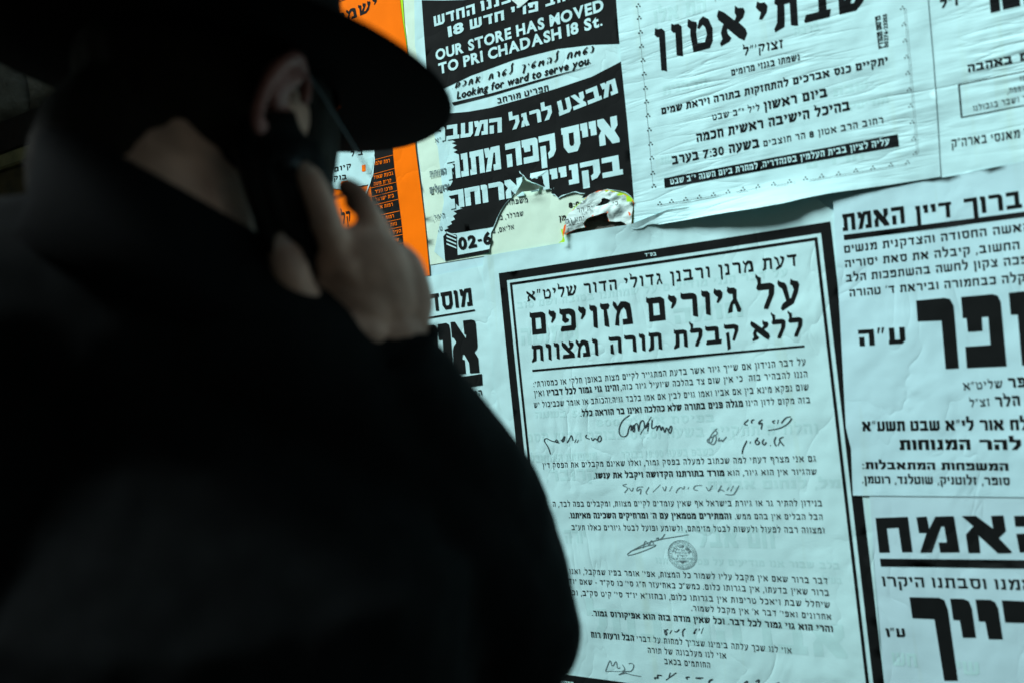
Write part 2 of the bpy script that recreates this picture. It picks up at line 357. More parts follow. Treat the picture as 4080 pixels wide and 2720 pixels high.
def rounded(loop):
    out = []; nn = len(loop)
    for i, p in enumerate(loop):
        if len(p) < 3: out.append((p[0], p[1])); continue
        c = Vector(p[:2]); a = Vector(loop[i - 1][:2]); b = Vector(loop[(i + 1) % nn][:2]); r = p[2]
        A = c + (a - c).normalized() * min(r, (a - c).length * .48); B = c + (b - c).normalized() * min(r, (b - c).length * .48)
        for k in range(4):
            u = k / 3; q = A * (1 - u) ** 2 + c * 2 * u * (1 - u) + B * u * u; out.append((q.x, q.y))
    return out
def offset(loop, dx, dy, hole=False):
    a = sum(loop[i][0] * loop[(i + 1) % len(loop)][1] - loop[(i + 1) % len(loop)][0] * loop[i][1] for i in range(len(loop)))
    sg = (1 if a < 0 else -1) * (-1 if hole else 1)
    out = []
    for i, p in enumerate(loop):
        a_ = Vector(loop[i - 1]); b_ = Vector(loop[(i + 1) % len(loop)]); p_ = Vector(p)
        e1 = (p_ - a_); e2 = (b_ - p_)
        if e1.length < 1e-6 or e2.length < 1e-6: out.append(p); continue
        e1.normalize(); e2.normalize()
        n1 = Vector((-e1.y, e1.x)); n2 = Vector((-e2.y, e2.x)); nn = n1 + n2
        if nn.length < .3: nn = n1
        nn.normalize(); k = min(1.5, 1 / max(.5, nn.dot(n1)))
        out.append((p[0] + sg * nn.x * dx * k, p[1] + sg * nn.y * dy * k))
    return out
GC = {}
txt_cache = {}
def latin(ch, bold):
    key = (ch, bold)
    if key in txt_cache: return txt_cache[key]
    cu = bpy.data.curves.new('t', 'FONT'); cu.body = ch; cu.size = 1; cu.resolution_u = 3; cu.offset = .022 * bold; cu.fill_mode = 'FRONT'
    o = bpy.data.objects.new('t', cu); COL.objects.link(o)
    dg = bpy.context.evaluated_depsgraph_get(); dg.update()
    ev = o.evaluated_get(dg); me = ev.to_mesh()
    k = 100 / .73
    v = [(p.co.x * k, p.co.y * k) for p in me.vertices]; f = [tuple(p.vertices) for p in me.polygons]
    ev.to_mesh_clear(); bpy.data.objects.remove(o); bpy.data.curves.remove(cu)
    x0 = min([p[0] for p in v] or [0]); x1 = max([p[0] for p in v] or [30])
    v = [(p[0] - x0, p[1]) for p in v]
    txt_cache[key] = (x1 - x0, v, f); return txt_cache[key]
def stroke_poly(pts, wd):
    v, f = [], []
    P = [Vector(p) for p in pts]
    # smooth the stroke
    for _ in range(2):
        if len(P) > 2:
            Q = [P[0]]
            for a, b in zip(P, P[1:]): Q += [a.lerp(b, .25), a.lerp(b, .75)]
            P = Q + [P[-1]]
    for i, p in enumerate(P):
        d = (P[min(i + 1, len(P) - 1)] - P[max(i - 1, 0)])
        if d.length < 1e-6: d = Vector((1, 0))
        d.normalize(); nn = Vector((-d.y, d.x)); ww = wd * (.6 + .4 * abs(d.y)) * (1 if 0 < i < len(P) - 1 else .6)
        v += [tuple(p + nn * ww), tuple(p - nn * ww)]
    f = [(2 * i, 2 * i + 1, 2 * i + 3, 2 * i + 2) for i in range(len(P) - 1)]
    return v, f
def glyph(ch, style, wt):
    key = (ch, style, wt)
    if key in GC: return GC[key]
    if style == 'HW' and ch in HW:
        adv, st = HW[ch]; v, f = [], []
        for s in st:
            a, b = stroke_poly(s, wt); k = len(v); v += a; f += [tuple(i + k for i in q) for q in b]
        r = (adv, v, f)
    elif ch == ' ': r = (34, [], [])
    elif ch in '׳\'': r = (20, [(6,106),(18,106),(9,70),(3,70)], [(0, 3, 2, 1)])
    elif ch in '״"': r = (42, [(6,106),(18,106),(9,70),(3,70),(26,106),(38,106),(29,70),(23,70)], [(0, 3, 2, 1), (4, 7, 6, 5)])
    elif ch == '.': r = (20, [(2,0),(18,0),(18,18),(2,18)], [(0, 1, 2, 3)])
    elif ch == ',': r = (20, [(4,0),(18,18),(4,18),(0,-20),(10,-18),(18,2)], [(3, 4, 5, 1, 2)])
    elif ch == ':': r = (20, [(2,0),(18,0),(18,18),(2,18),(2,54),(18,54),(18,72),(2,72)], [(0, 1, 2, 3), (4, 5, 6, 7)])
    elif ch == '-': r = (38, [(2,36),(36,36),(36,52),(2,52)], [(0, 1, 2, 3)])
    else:
        tb = FR if style == 'FR' else HM
        if ch in tb:
            adv, loops = tb[ch]; ll = []
            for i, l in enumerate(loops):
                l = rounded(l); hole = i > 0 and ch in 'םס'
                ll.append(offset(l, wt[0], wt[1], hole) if wt != (0, 0) else l)
            v, f = triang(ll); r = (adv, v, f)
        else: r = latin(ch, 1.6 if style != 'LT' else wt)
    GC[key] = r; return r
def visual(s):
    if re.search('[\u0590-\u05ff]', s) is None: return s
    return re.sub(r'[0-9][0-9:\-]*[0-9]', lambda m_: m_.group(0)[::-1], s[::-1])
REG, BLD = (-3.2, -2.6), (0, 0)
def text(s, crop, p0, p1, h, mat, parent, style='FR', wt=None, off=.0012, gap=14, name='text_line', shear=0, slant=None, smooth_step=None, arc=0):
    """one printed line; p0/p1 = left and right end of its baseline, h = letter height, in crop pixels"""
    if wt is None: wt = BLD
    A = wall(*px(crop, *p0)); B = wall(*px(crop, *p1))
    mid = ((p0[0] + p1[0]) / 2, (p0[1] + p1[1]) / 2)
    H = (wall(*px(crop, mid[0] - .1 * h, mid[1] - h)) - wall(*px(crop, *mid))).length
    u = (B - A); Lw = u.length; u.normalize(); up = Vector((-u.y, u.x))
    vis = visual(s); gl = [glyph(c, style, wt) for c in vis]
    total = sum(g[0] for g in gl) + gap * (len(gl) - 1)
    kx = Lw / total; ky = H / 100
    V, Fc = [], []; x = 0
    for ch, (adv, v, f) in zip(vis, gl):
        k = len(V)
        for q in v:
            xx = (x + q[0] + shear * q[1]) * kx; yy = q[1] * ky
            if arc: yy += arc * (1 - (2 * xx / Lw - 1) ** 2)
            V.append(A + u * xx + up * yy)
        Fc += [tuple(i + k for i in t_) for t_ in f]
        x += adv + gap
    o = mesh_obj(name, [ow(p, off, parent) for p in V], Fc, mat, parent)
    return o
def quad_line(crop, a, b, th, mat, parent, off=.0012, name='rule', th2=None):
    """rule from a to b (top edge), thickness th in crop pixels downwards"""
    th2 = th if th2 is None else th2
    return ink_poly(crop, [a, b, (b[0] + .1 * th2, b[1] + th2), (a[0] + .1 * th, a[1] + th)], mat, off, parent, name, step=.02)
def pen(crop, strokes, wd, mat, parent, off=.0013, name='signature'):
    V, Fc = [], []
    for s in strokes:
        pts = [tuple(wall(*px(crop, *p))) for p in s]
        v, f = stroke_poly(pts, wd); k = len(V); V += v; Fc += [tuple(i + k for i in q) for q in f]
    return mesh_obj(name, [ow(p, off, parent) for p in V], Fc, mat, parent)
def dots(crop, centres, r, mat, parent, off=.0012, name='dot_ornament'):
    V, Fc = [], []
    for c in centres:
        a = wall(*px(crop, *c)); rr = (wall(*px(crop, c[0] + r, c[1])) - a).length; k = len(V)
        for i in range(10):
            V.append((a.x + rr * math.cos(i * .628), a.y + rr * math.sin(i * .628)))
        Fc.append(tuple(range(k, k + 10)))
    return mesh_obj(name, [ow(p, off, parent) for p in V], Fc, mat, parent)
def poster(name, label, crop, pts, mat, k, holes=(), fn=None, step=.012, cat='poster', jag=0):
    loops = [W(crop, pts)] + [W(*h) for h in holes]
    c = Vector((sum(p[0] for p in loops[0]) / len(loops[0]), 0, sum(p[1] for p in loops[0]) / len(loops[0])))
    e = empty(name, c, label, cat)
    if fn and fn is not crum: FN[e.name] = fn
    sheet('sheet', loops, mat, k * LAYER, e, step, fn, jag)
    return e

# ================================================================== SETTING
def box(bm, x0, x1, y0, y1, z0, z1, bev=0, jit=0):
    r = bmesh.ops.create_cube(bm, size=1)
    for v in r['verts']:
        v.co = Vector((x0 + (v.co.x + .5) * (x1 - x0), y0 + (v.co.y + .5) * (y1 - y0), z0 + (v.co.z + .5) * (z1 - z0)))
        if jit: v.co += Vector([random.uniform(-jit, jit) for _ in range(3)])
    if bev:
        es = list({e for v in r['verts'] for e in v.link_edges})
        bmesh.ops.bevel(bm, geom=es, offset=bev, segments=2, affect='EDGES')
bm = bmesh.new(); bmesh.ops.create_grid(bm, x_segments=2, y_segments=2, size=60)
tag(from_bm('ground', bm, M_PAVE), kind='structure')

HOLE = W(Q1, [(478,1272),(640,1192),(822,1150),(795,1090),(835,1025),(880,992),(1000,948),(1120,918),(1228,892),(1222,960),(1250,1040),(1370,1052),(1460,1040),(1565,1112),(1655,1112),(1655,1290),(1000,1330),(478,1340)])
HOLE2 = W(Q1, [(1015,780),(1080,735),(1120,695),(1120,655),(1160,632),(1240,650),(1275,690),(1200,735),(1110,765)])
wl = empty('stone_wall', (-1, .1, 1.5), 'rough limestone wall with a dark recess, carrying the pasted posters', 'wall')
NX0, NX1 = wall(-60, 470).x, wall(330, 520).x            # recess extent
# ---- left part behind the man: stones, recess and boards
def wz(sx, sy): return wall(sx, sy)
XL = -1.02                                               # pasted layers end here, hidden behind the man
zr_top = wall(150, 425).y; zr_bot = wall(150, 600).y
zb_mid = wall(150, 665).y; zb_low = wall(150, 790).y
def backing(x0, x1, z0, z1, y=.01):
    bm = bmesh.new(); box(bm, x0, x1, y, y + .3, z0, z1); return from_bm('backing', bm, M_STONE if x0 > -2 else M_MORTAR, wl)
backing(XL + .02, 3.2, 0, 3.2, .006)
backing(-6, XL + .018, zr_top + .02, 3.2, .03)
backing(-6, XL + .018, 0, zb_low - .02, .03)
bm = bmesh.new(); box(bm, -6, XL + .018, .20, .30, zb_low - .02, zr_top + .02); from_bm('recess_back', bm, M_DARKW, wl)
def stone(x0, x1, z0, z1, seed):
    rnd = random.Random(seed)
    bm = bmesh.new(); box(bm, x0, x1, -.012, .028, z0, z1)
    bmesh.ops.subdivide_edges(bm, edges=bm.edges[:], cuts=9, use_grid_fill=True)
    for v in bm.verts:
        p = v.co
        if p.y < .02:
            e = min(abs(p.x - x0), abs(p.x - x1), abs(p.z - z0), abs(p.z - z1))
            k = min(1, e / .02)
            p.y += (1 - k) * .02 + .012 * k * (noise.fractal(Vector((p.x * 14, p.z * 14, seed)), 1, 2, 4))
        p.x += .004 * noise.noise(p * 30 + Vector((seed, 0, 0))); p.z += .005 * noise.noise(p * 25 + Vector((0, seed, 0)))
    return from_bm('stone_block', bm, M_STONE, wl, True)
z = zr_top; row = 0
while z < 2.4:
    hh = .24 if row else .19; x = XL + .01 - (.0 if row % 2 else .09)
    x_end = XL + .012
    xs = x_end
    while xs > -4.2:
        ww = random.uniform(.26, .42); stone(xs - ww, xs - .008, z + .006, z + hh, row * 17 + int(-xs * 10)); xs -= ww + .004
    z += hh + .006; row += 1
z = zb_low - .02; row = 5
while z > .6:
    xs = XL + .012
    while xs > -3.0:
        ww = random.uniform(.3, .45); stone(xs - ww, xs - .008, z - .23, z - .006, row * 13 + int(-xs * 10)); xs -= ww + .004
    z -= .235; row += 1
def board(name, x0, x1, y0, y1, z0, z1, mat, parent=None):
    bm = bmesh.new(); box(bm, x0, x1, y0, y1, z0, z1, .003); return from_bm(name, bm, mat, parent)
sh = empty('wooden_shelf', (-2, .05, zr_bot), 'worn yellowish board over a brown board below the dark recess in the stone wall', 'shelf')
board('top_board', -4.2, XL + .005, -.035, .19, zb_mid + .004, zr_bot, M_WOODP, sh)
board('lower_board', -4.2, XL + .005, -.028, .19, zb_low, zb_mid, M_WOODB, sh)
bxr = wall(20, 520).x
board('upright_post', bxr - .16, bxr, .02, .19, zr_bot + .004, zr_top, M_WOODP, sh)
lt = board('wooden_lintel', -4.2, XL + .005, -.006, .2, zr_top - .075, zr_top - .004, M_DARKW)
tag(lt, 'dark splintered beam spanning the top of the wall recess', 'beam')

pier = empty('stone_pier', (-2.1, -.4, 0), 'rough stone pier projecting from the wall left of the recess', 'pier')  # out of view, added so the left end of the wall falls in shade
zz = 0; k_ = 0
while zz < 3.2:
    hh = random.uniform(.24, .34); bm = bmesh.new(); box(bm, -2.35 + random.uniform(-.01, .01), -1.78 + random.uniform(-.01, .01), -.50, -.02, zz + .006, zz + hh, .012)
    bmesh.ops.subdivide_edges(bm, edges=bm.edges[:], cuts=3, use_grid_fill=True)
    for v in bm.verts: v.co += Vector([.008 * noise.noise(v.co * 9 + Vector((k_, q_, 0))) for q_ in range(3)])
    from_bm('stone_block', bm, M_STONE, pier, True); zz += hh; k_ += 1

# unseen building, added to block sky and sun from man and lower wall
M_PLAST = simple('weathered_plaster', (.30, .28, .24), .9, bump=(20, .01), var=.25, vscale=5)
hs = empty('unseen_house', (0, -3.2, 0), 'weathered plaster house facing the poster wall across the lane', 'unseen_house')
def hbox(name, x0, x1, y0, y1, z0, z1, mat, par=None):
    bm = bmesh.new(); box(bm, x0, x1, y0, y1, z0, z1, .01); return from_bm(name, bm, mat, par or hs)
HT = 4.95
openings = [(-4.6, -3.6, 0.02, 2.2), (-1.9, -1.0, .9, 2.2), (.6, 1.5, .9, 2.2), (3.2, 4.1, .9, 2.2), (-4.5, -3.6, 3.3, 4.5), (-1.9, -1.0, 3.3, 4.5), (.6, 1.5, 3.3, 4.5), (3.2, 4.1, 3.3, 4.5)]
xs_ = [-8, -4.6, -3.6, -1.9, -1.0, .6, 1.5, 3.2, 4.1, 8]
for i in range(len(xs_) - 1):
    a_, b_ = xs_[i], xs_[i + 1]
    if i % 2 == 0: hbox('wall', a_, b_, -6, -2.6, 0, HT, M_PLAST)
    else:
        z0_ = .02 if i == 1 else .9
        if z0_ > .5: hbox('wall', a_, b_, -6, -2.6, 0, z0_, M_PLAST)
        hbox('wall', a_, b_, -6, -2.6, 2.2, 3.3, M_PLAST); hbox('wall', a_, b_, -6, -2.6, 4.5, HT, M_PLAST)
        if z0_ < .5: hbox('door', a_ + .03, b_ - .03, -2.82, -2.76, .02, 2.17, M_WOODB)
        else:
            wf = hbox('window', a_ + .02, b_ - .02, -2.80, -2.77, z0_ + .02, 2.18, M_DARKW)
        hbox('window', a_ + .02, b_ - .02, -2.80, -2.77, 3.32, 4.48, M_DARKW)
hbox('cornice', -8.05, 8.05, -6, -2.52, HT, HT + .12, M_STONE)

# ================================================================== PASTED PAPER
# lowest pasted layer over the whole board
base = empty('pasted_paper_layer', (0, 0, 1.5), 'old bluish white paper pasted under all the posters, torn open at the hole', 'paper layer')
def edge_pts():
    return [(XL, .75), (1.3, .75), (1.3, 2.6), (XL, 2.6)]
def torn_bulge(X, Z): return 0
sheet('sheet', [edge_pts(), HOLE], P_GREY, 0, base, .03)
XO = wall(1250, 300).x

# yellowed old sheet under the black poster
def lift_strip(X, Z): return 0
yel = poster('old_yellowed_notice', 'older yellowish green notice showing where the black poster is torn away', C2,
    [(100,-1160),(2060,-1500),(2100,880),(2060,905),(1640,1235),(1655,1112),(478,1272),(478,1345),(440,1395),(360,1430),(790,1500),(260,1570)] if 0 else
    [(0,-1250),(2000,-1400),(2080,600),(2080,930),(1442,1048),(1100,1104),(790,1158),(262,1246)], P_YEL, 1, holes=[(Q1, [(478,1272),(640,1192),(822,1150),(795,1090),(835,1025),(880,992),(1000,948),(1120,918),(1228,892),(1222,960),(1250,1040),(1370,1052),(1460,1040),(1565,1112),(1640,1112),(1640,1240),(1000,1300),(478,1325)])])
T = yel
for a in [("משפחות", (920,717), (1128,688), 42), ("שמרלר, בר", (850,853), (1088,806), 42), ("אליאם, ב", (815,967), (1005,926), 42)]:
    text(a[0], C2, a[1], a[2], a[3], I_PEN, T, 'FR', REG, .0012)
text("8:0", C2, (1492,737), (1590,722), 45, I_SOFT, T, 'FR', BLD)
text("מן", C2, (1405,856), (1470,846), 45, I_SOFT, T, 'FR', BLD)
text("זיע״א", C2, (305,162), (438,136), 40, I_PENCIL, T, 'FR', REG, .0021)
text("המנוחות", C2, (262,472), (408,440), 58, I_PENCIL, T, 'HM', (-2, -2), .0021)
text("ירושלים", C2, (262,616), (435,582), 58, I_PENCIL, T, 'HM', (0, 0), .0021)
text("הימל,", C2, (290,856), (398,828), 46, I_PENCIL, T, 'FR', REG, .0021)
text("ט,", C2, (335,947), (375,938), 40, I_PENCIL, T, 'FR', REG, .0021)
for a in [("ביתר עילית", (980,610), (1330,570), 40), ("השבת הגדול", (1170,860), (1330,780), 34), ("נסיעה טובה", (1060,960), (1400,930), 40)]:
    pass
# black store poster
JAG = [(440,126),(488,150),(452,162),(500,178),(462,205),(506,224),(470,242),(514,262),(505,300),(502,350),(458,345),(476,372),(452,402),(470,430),(456,470),(462,505),(440,545),(388,571),(455,590),(430,640),(505,715),(552,744),(470,768),(500,790),(466,812),(484,842),(446,862),(458,882),(410,910),(430,920),(388,938),(408,962)]
TEAR = [(2082,690),(2050,640),(2000,606),(1930,586),(1840,577),(1740,600),(1690,625),(1650,650),(1612,660),(1646,612),(1600,614),(1560,600),(1530,602),(1480,618),(1450,630),(1425,640),(1402,656),(1372,626),(1342,618),(1346,578),(1300,562),(1265,552),(1215,530),(1180,520),(1128,492),(1085,447),(1085,500),(1040,570),(985,640),(930,705),(890,765),(862,825),(842,880),(822,925),(803,960),(800,1040),(790,1100),(788,1136)]
TEARW = None
def tear_lift(X, Z):
    d = 9
    for a, b_ in zip(TEARW, TEARW[1:]):
        e = b_ - a; t_ = max(0, min(1, (Vector((X, Z)) - a).dot(e) / max(1e-9, e.length_squared))); d = min(d, (Vector((X, Z)) - a - e * t_).length)
    return .0015 * math.exp(-d / .005) * (.6 + .8 * noise.noise(Vector((X * 60, 2, Z * 60))))
def flapfn(X, Z):
    # curled corner at the apex of the tear and the loose lower edge
    a = wall(*px(C2, 1180, 520)); d = math.hypot(X - a.x, Z - a.y)
    return .0045 * math.exp(-(d / .012) ** 2) + tear_lift(X, Z)
TEARW = [wall(*px(C2, *p)) for p in TEAR]
blk_outline = [(120,-1300)] + [(1917 + 0,-1560),(1975,-900),(2025,0),(2060,400)] + TEAR + [(600,1172),(397,1212),(300,1130),(385,690),(330,200),(240,-120),(130,-700)]
blk = poster('black_store_poster', 'black poster with white store notice text, its lower part torn off', C2, blk_outline, P_SOFT, 2, fn=flapfn, step=.010)
ink_poly(C1, [(190,12),(380,14),(560,8),(760,-14),(1000,-60),(1900,-60),(1922,20),(1950,396),(1700,404),(1400,440),(1000,540),(620,680),(385,795),(250,860)], I_SOFT, .0018, blk, 'black_field')
lower = [px(C1, *p) for p in [(300,1020),(450,1016),(600,1002),(800,965),(1100,880),(1400,790),(1700,690),(1968,552),(1985,760)]]
lower += [px(C2, *p) for p in [(2025,0),(2058,400)] + [(p[0] - 2, p[1] - 5 - 7 * random.random()) for p in TEAR[:27]] + [(1040,566),(982,635),(928,700),(886,762),(856,825),(838,870)]]
lower += [px(C2, *p) for p in [(822,905),(492,962)] + list(reversed(JAG)) + [(350,60),(250,30)]]
ink_poly(RAW, lower, I_SOFT, .0018, blk, 'black_field', step=.010)
ink_poly(C2, [(380,992),(412,958),(498,978),(505,1160),(789,1106),(787,1134),(397,1208)], I_SOFT, .0018, blk, 'black_corner')
for i in range(4):
    y = 958 + i * 34
    ink_poly(C2, [(410,y - 8),(498,y + 30),(498,y + 42),(412,y + 6)], P_SOFT, .0023, blk, 'white_stripe')
text("02-6", C2, (518,1110), (812,1052), 105, I_SOFT, blk, 'LT', 1.9, .0021, gap=10)
WT = dict(off=.0024)
text("החדש", C1, (303,250), (668,134), 92, P_SOFT, blk, 'HM', (-1, -1), **WT)
text("כננו", C1, (718,113), (985,28), 92, P_SOFT, blk, 'HM', (-1, -1), **WT)
text("18", C1, (430,338), (568,288), 88, P_SOFT, blk, 'LT', 2.0, gap=10, **WT)
text("חדש", C1, (620,275), (926,188), 88, P_SOFT, blk, 'HM', (-1, -1), **WT)
text("פרי", C1, (985,163), (1228,108), 88, P_SOFT, blk, 'HM', (-1, -1), **WT)
text("רחוב", C1, (1290,72), (1620,-30), 88, P_SOFT, blk, 'HM', (-1, -1), **WT)
text("OUR STORE HAS MOVED", C1, (318,548), (1812,100), 97, P_SOFT, blk, 'LT', 1.8, gap=9, **WT)
text("TO PRI CHADASH 18 St.", C1, (345,668), (1800,236), 97, P_SOFT, blk, 'LT', 1.8, gap=9, **WT)
text("נשמח להמשיך לשרת אתכם.", C1, (455,802), (1715,470), 60, I_SOFT, blk, 'HW', 8, .0021, gap=22, shear=.18)
text("Looking for ward to serve you.", C1, (498,888), (1688,572), 66, I_SOFT, blk, 'LT', 1.3, .0021, gap=9, shear=.22)
ink_poly(C1, [(455,922),(800,838),(1200,722),(1750,578),(1200,738),(800,858),(470,945)], I_SOFT, .0021, blk, 'swoosh_line')
text("תפריט מורחב", C1, (855,930), (1315,812), 50, I_SOFT, blk, 'HM', (-4, -4), .0021)
text("מבצע", C1, (1412,1040), (1937,835), 132, P_SOFT, blk, 'HM', (0, 0), gap=8, **WT)
text("לרגל", C1, (975,1168), (1352,1062), 118, P_SOFT, blk, 'HM', (0, 0), gap=8, **WT)
text("המעבר", C1, (300,1272), (898,1184), 128, P_SOFT, blk, 'HM', (0, 0), gap=8, **WT)
text("אייס", C1, (1448,1380), (1950,1272), 232, P_SOFT, blk, 'HM', (1, 0), gap=8, **WT)
text("קפה", C1, (945,1500), (1385,1408), 212, P_SOFT, blk, 'HM', (1, 0), gap=8, **WT)
text("מתנה", C2, (420,492), (892,392), 205, P_SOFT, blk, 'HM', (1, 0), gap=7, **WT)
text("בקניית", C2, (1165,602), (1978,440), 172, P_SOFT, blk, 'HM', (1, 0), gap=8, **WT)
text("ארוחה", C2, (440,752), (1100,628), 160, P_SOFT, blk, 'HM', (1, 0), gap=8, **WT)
# torn white patch at its top
tp = poster('torn_white_scrap', 'torn white paper scrap over the top edge of the black poster', C1, [(985,-60),(990,10),(1035,50),(1060,82),(1075,66),(1110,48),(1150,0),(1160,-60)], P_CRUM, 5, cat='paper scrap', step=.005, jag=.0006)
# peeled tip that curls out of the black poster's tear
def curl(X, Z):
    a = wall(*px(C2, 1150, 560)); b_ = wall(*px(C2, 1050, 700)); return .001 + .006 * max(0, (Z - b_.y) / (a.y - b_.y)) ** 2 if Z > b_.y else .002
pt = poster('peeled_paper_tip', 'small pale curled paper tip standing out from the tear in the black poster', C2, [(1132,492),(1165,520),(1262,552),(1240,572),(1180,590),(1090,600),(1030,640),(1000,660),(1050,590),(1090,545)], P_YEL, 3, fn=curl, cat='paper scrap', step=.005)

def crum(X, Z): return .0026 * abs(noise.noise(Vector((X * 60, 0, Z * 110)))) + .0035 * abs(noise.noise(Vector((X * 25, 4, Z * 40))))
# crumpled layers round the hole
RING_OUT = [(440,1190),(470,1040),(520,920),(600,840),(690,760),(780,680),(860,610),(960,545),(1060,500),(1150,484),(1260,495),(1380,525),(1500,555),(1580,590),(1650,650),(1690,710),(1690,800),(1672,900),(1665,1000),(1660,1100),(1650,1150),(1730,1190),(1640,1215)]
IN1 = [(1620,1112),(1565,1112),(1460,1040),(1370,1052),(1250,1040),(1222,960),(1228,892),(1120,918),(1000,948),(880,992),(835,1025),(795,1090),(822,1150),(640,1192),(478,1272),(455,1290)]
def grow(pts, d):
    c = (sum(p[0] for p in pts) / len(pts), sum(p[1] for p in pts) / len(pts)); out = []
    for p in pts:
        v = Vector((p[0] - c[0], p[1] - c[1])); out.append((p[0] + v.x / v.length * d, p[1] + v.y / v.length * d))
    return out
def crum(X, Z): return .0026 * abs(noise.noise(Vector((X * 60, 0, Z * 110)))) + .0035 * abs(noise.noise(Vector((X * 25, 4, Z * 40))))
poster('lime_paper_remnant', 'lime green paper rim peeking out round the torn hole', Q1, grow(RING_OUT, 9) + IN1, P_LIME, 3, fn=None, cat='paper scrap', step=.006, jag=.0007)
poster('orange_paper_remnant', 'thin orange red paper edge inside the torn hole rim', Q1, grow(RING_OUT, -2) + grow(IN1, -7), P_FLUO, 4, cat='paper scrap', step=.006, jag=.0007)
cr = poster('crumpled_torn_paper', 'crumpled pale paper bunched in an arch above the dark hole', Q1, grow(RING_OUT, -12) + IN1, P_CRUM, 5, holes=[(Q1, [(1015,780),(1080,735),(1120,695),(1120,655),(1160,632),(1240,650),(1275,690),(1200,735),(1110,765)])], fn=crum, cat='paper scrap', step=.0022, jag=.0005)
sheet('gap_shade_sheet', [W(Q1, [(1010,785),(1080,730),(1115,695),(1115,650),(1160,628),(1245,646),(1280,690),(1200,740),(1110,770)])], I_SOFT, .0032, cr, .01)  # black sheet painted into the gap for its shade
for s_, p0_, p1_, h_ in [("יחיו וב", (505,1100), (830,1040), 85), ("ית הר", (700,905), (980,850), 78), ("כי", (1330,780), (1430,762), 72)]:
    text(s_, Q1, p0_, p1_, h_, I_SOFT, cr, 'FR', REG, .0075)
ink_poly(Q1, [(505,1142),(595,1122),(595,1130),(505,1150)], I_SOFT, .0075, cr, 'rule'); ink_poly(Q1, [(615,1112),(800,1072),(800,1080),(615,1122)], I_SOFT, .0075, cr, 'rule')
for q in [[(1395,572),(1460,560),(1515,560),(1500,585),(1420,605)], [(1565,600),(1620,610),(1665,660),(1672,710),(1620,705),(1585,700)], [(1205,508),(1245,505),(1250,528),(1205,532)], [(410,1190),(440,1190),(445,1300),(480,1380),(480,1415),(365,1432),(430,1390),(440,1340)]]:
    sheet('lime_fleck', [W(Q1, q)], P_LIME, .0078, cr, .005, None, .0005)
for q in [[(470,1130),(500,1105),(492,1200),(468,1290),(455,1330),(440,1240)], [(1605,880),(1640,890),(1652,940),(1625,962)], [(955,948),(1005,935),(985,965)], [(1225,885),(1255,880),(1240,915)]]:
    sheet('orange_fleck', [W(Q1, q)], P_FLUO, .0080, cr, .005, None, .0004)

# orange poster
lime = poster('lime_poster', 'lime green poster showing as a thin strip beside the orange poster', RAW, [(1240,-400),(1588,-420),(1609,0),(1616,95),(1631,225),(1660,600),(1560,900),(1240,900)], P_LIME, 2.1)
org = poster('orange_poster', 'bright orange poster with a black column of place names, behind the man', RAW,
    [(1000,-300),(1575,-400),(1599,0),(1608,74),(1630,220),(1661,600),(1694,858),(1713,1050),(1717,1098),(1665,1108),(1440,1156),(1200,1215),(1000,1250)], P_ORG, 2.7)
text("ישמר", O4, (440,480), (1175,170), 190, I_SOFT, org, 'FR', BLD, .0021)
quad_line(O4, (200,135), (640,-10), 14, I_SOFT, org, .0021); quad_line(O4, (200,60), (640,-90), 60, I_SOFT, org, .0021)
ink_poly(O5, [(300,-120),(740,-200),(768,0),(772,72),(790,257),(815,447),(842,680),(865,843),(893,1062),(930,1460),(790,1492),(560,1540),(490,765),(460,530),(440,300)], I_SOFT, .0021, org, 'black_column')
for (a, b_) in [((500,140),(770,70)),((480,340),(792,255)),((440,532),(815,445)),((460,652),(830,560)),((480,768),(845,680)),((505,918),(866,841)),((530,1027),(882,951)),((560,1130),(893,1060)),((600,1228),(906,1168)),((640,1345),(916,1283))]:
    quad_line(O5, a, b_, 6, P_ORG, org, .0024)
for a in [("רמת שלמה", (505,218), (730,173), 48), ("גבעת שאול", (505,410), (775,346), 48), ("קרית משה", (505,500), (750,445), 46), ("מרכז העיר", (525,605), (765,547), 46), ("בית ישראל", (530,716), (785,655), 48),
          ("רמות א׳", (580,818), (770,776), 46), ("רמות ד׳", (602,978), (785,936), 46), ("נווה יעקב", (590,1092), (825,1042), 46), ("העיר העתיקה", (545,1208), (885,1142), 46), ("שערי חסד", (640,1300), (855,1266), 46), ("ביתר עילית", (620,1430), (880,1378), 46)]:
    text(a[0], O5, a[1], a[2], a[3], P_ORG, org, 'FR', (-1, -1), .0024)
for a in [((230,530),(460,478)),((250,690),(470,650)),((300,790),(490,760))]: quad_line(O5, a[0], a[1], 7, I_SOFT, org, .0021)
ink_poly(O5, [(300,640),(325,625),(390,628),(380,650),(340,662)], I_SOFT, .0021, org, 'letter_fragment')
text("קל", O5, (60,1030), (190,1000), 160, I_SOFT, org, 'FR', BLD, .0021)
wt_ = poster('torn_white_notice', 'torn white notice with large black words pasted on the orange poster', O5, [(-160,-60),(360,-40),(520,-30),(520,150),(500,330),(455,470),(420,560),(395,640),(376,665),(398,580),(430,480),(300,505),(160,560),(-160,520)], P_SOFT, 3.9, jag=.0006, step=.01)
text("קיום", O5, (-40,310), (200,252), 62, I_SOFT, wt_, 'FR', BLD, .0030)
text("בוקר", O5, (-110,440), (135,405), 62, I_SOFT, wt_, 'FR', BLD, .0030)
text("ב ל", O5, (190,95), (360,70), 70, I_SOFT, wt_, 'FR', BLD, .0030)
ink_poly(O5, [(345,215),(395,205),(400,290),(370,305),(345,300)], P_ORG, .0030, wt_, 'orange_patch'); ink_poly(O5, [(400,130),(500,100),(505,190),(470,330),(400,335)], I_GHOST, .0030, wt_, 'grey_patch')
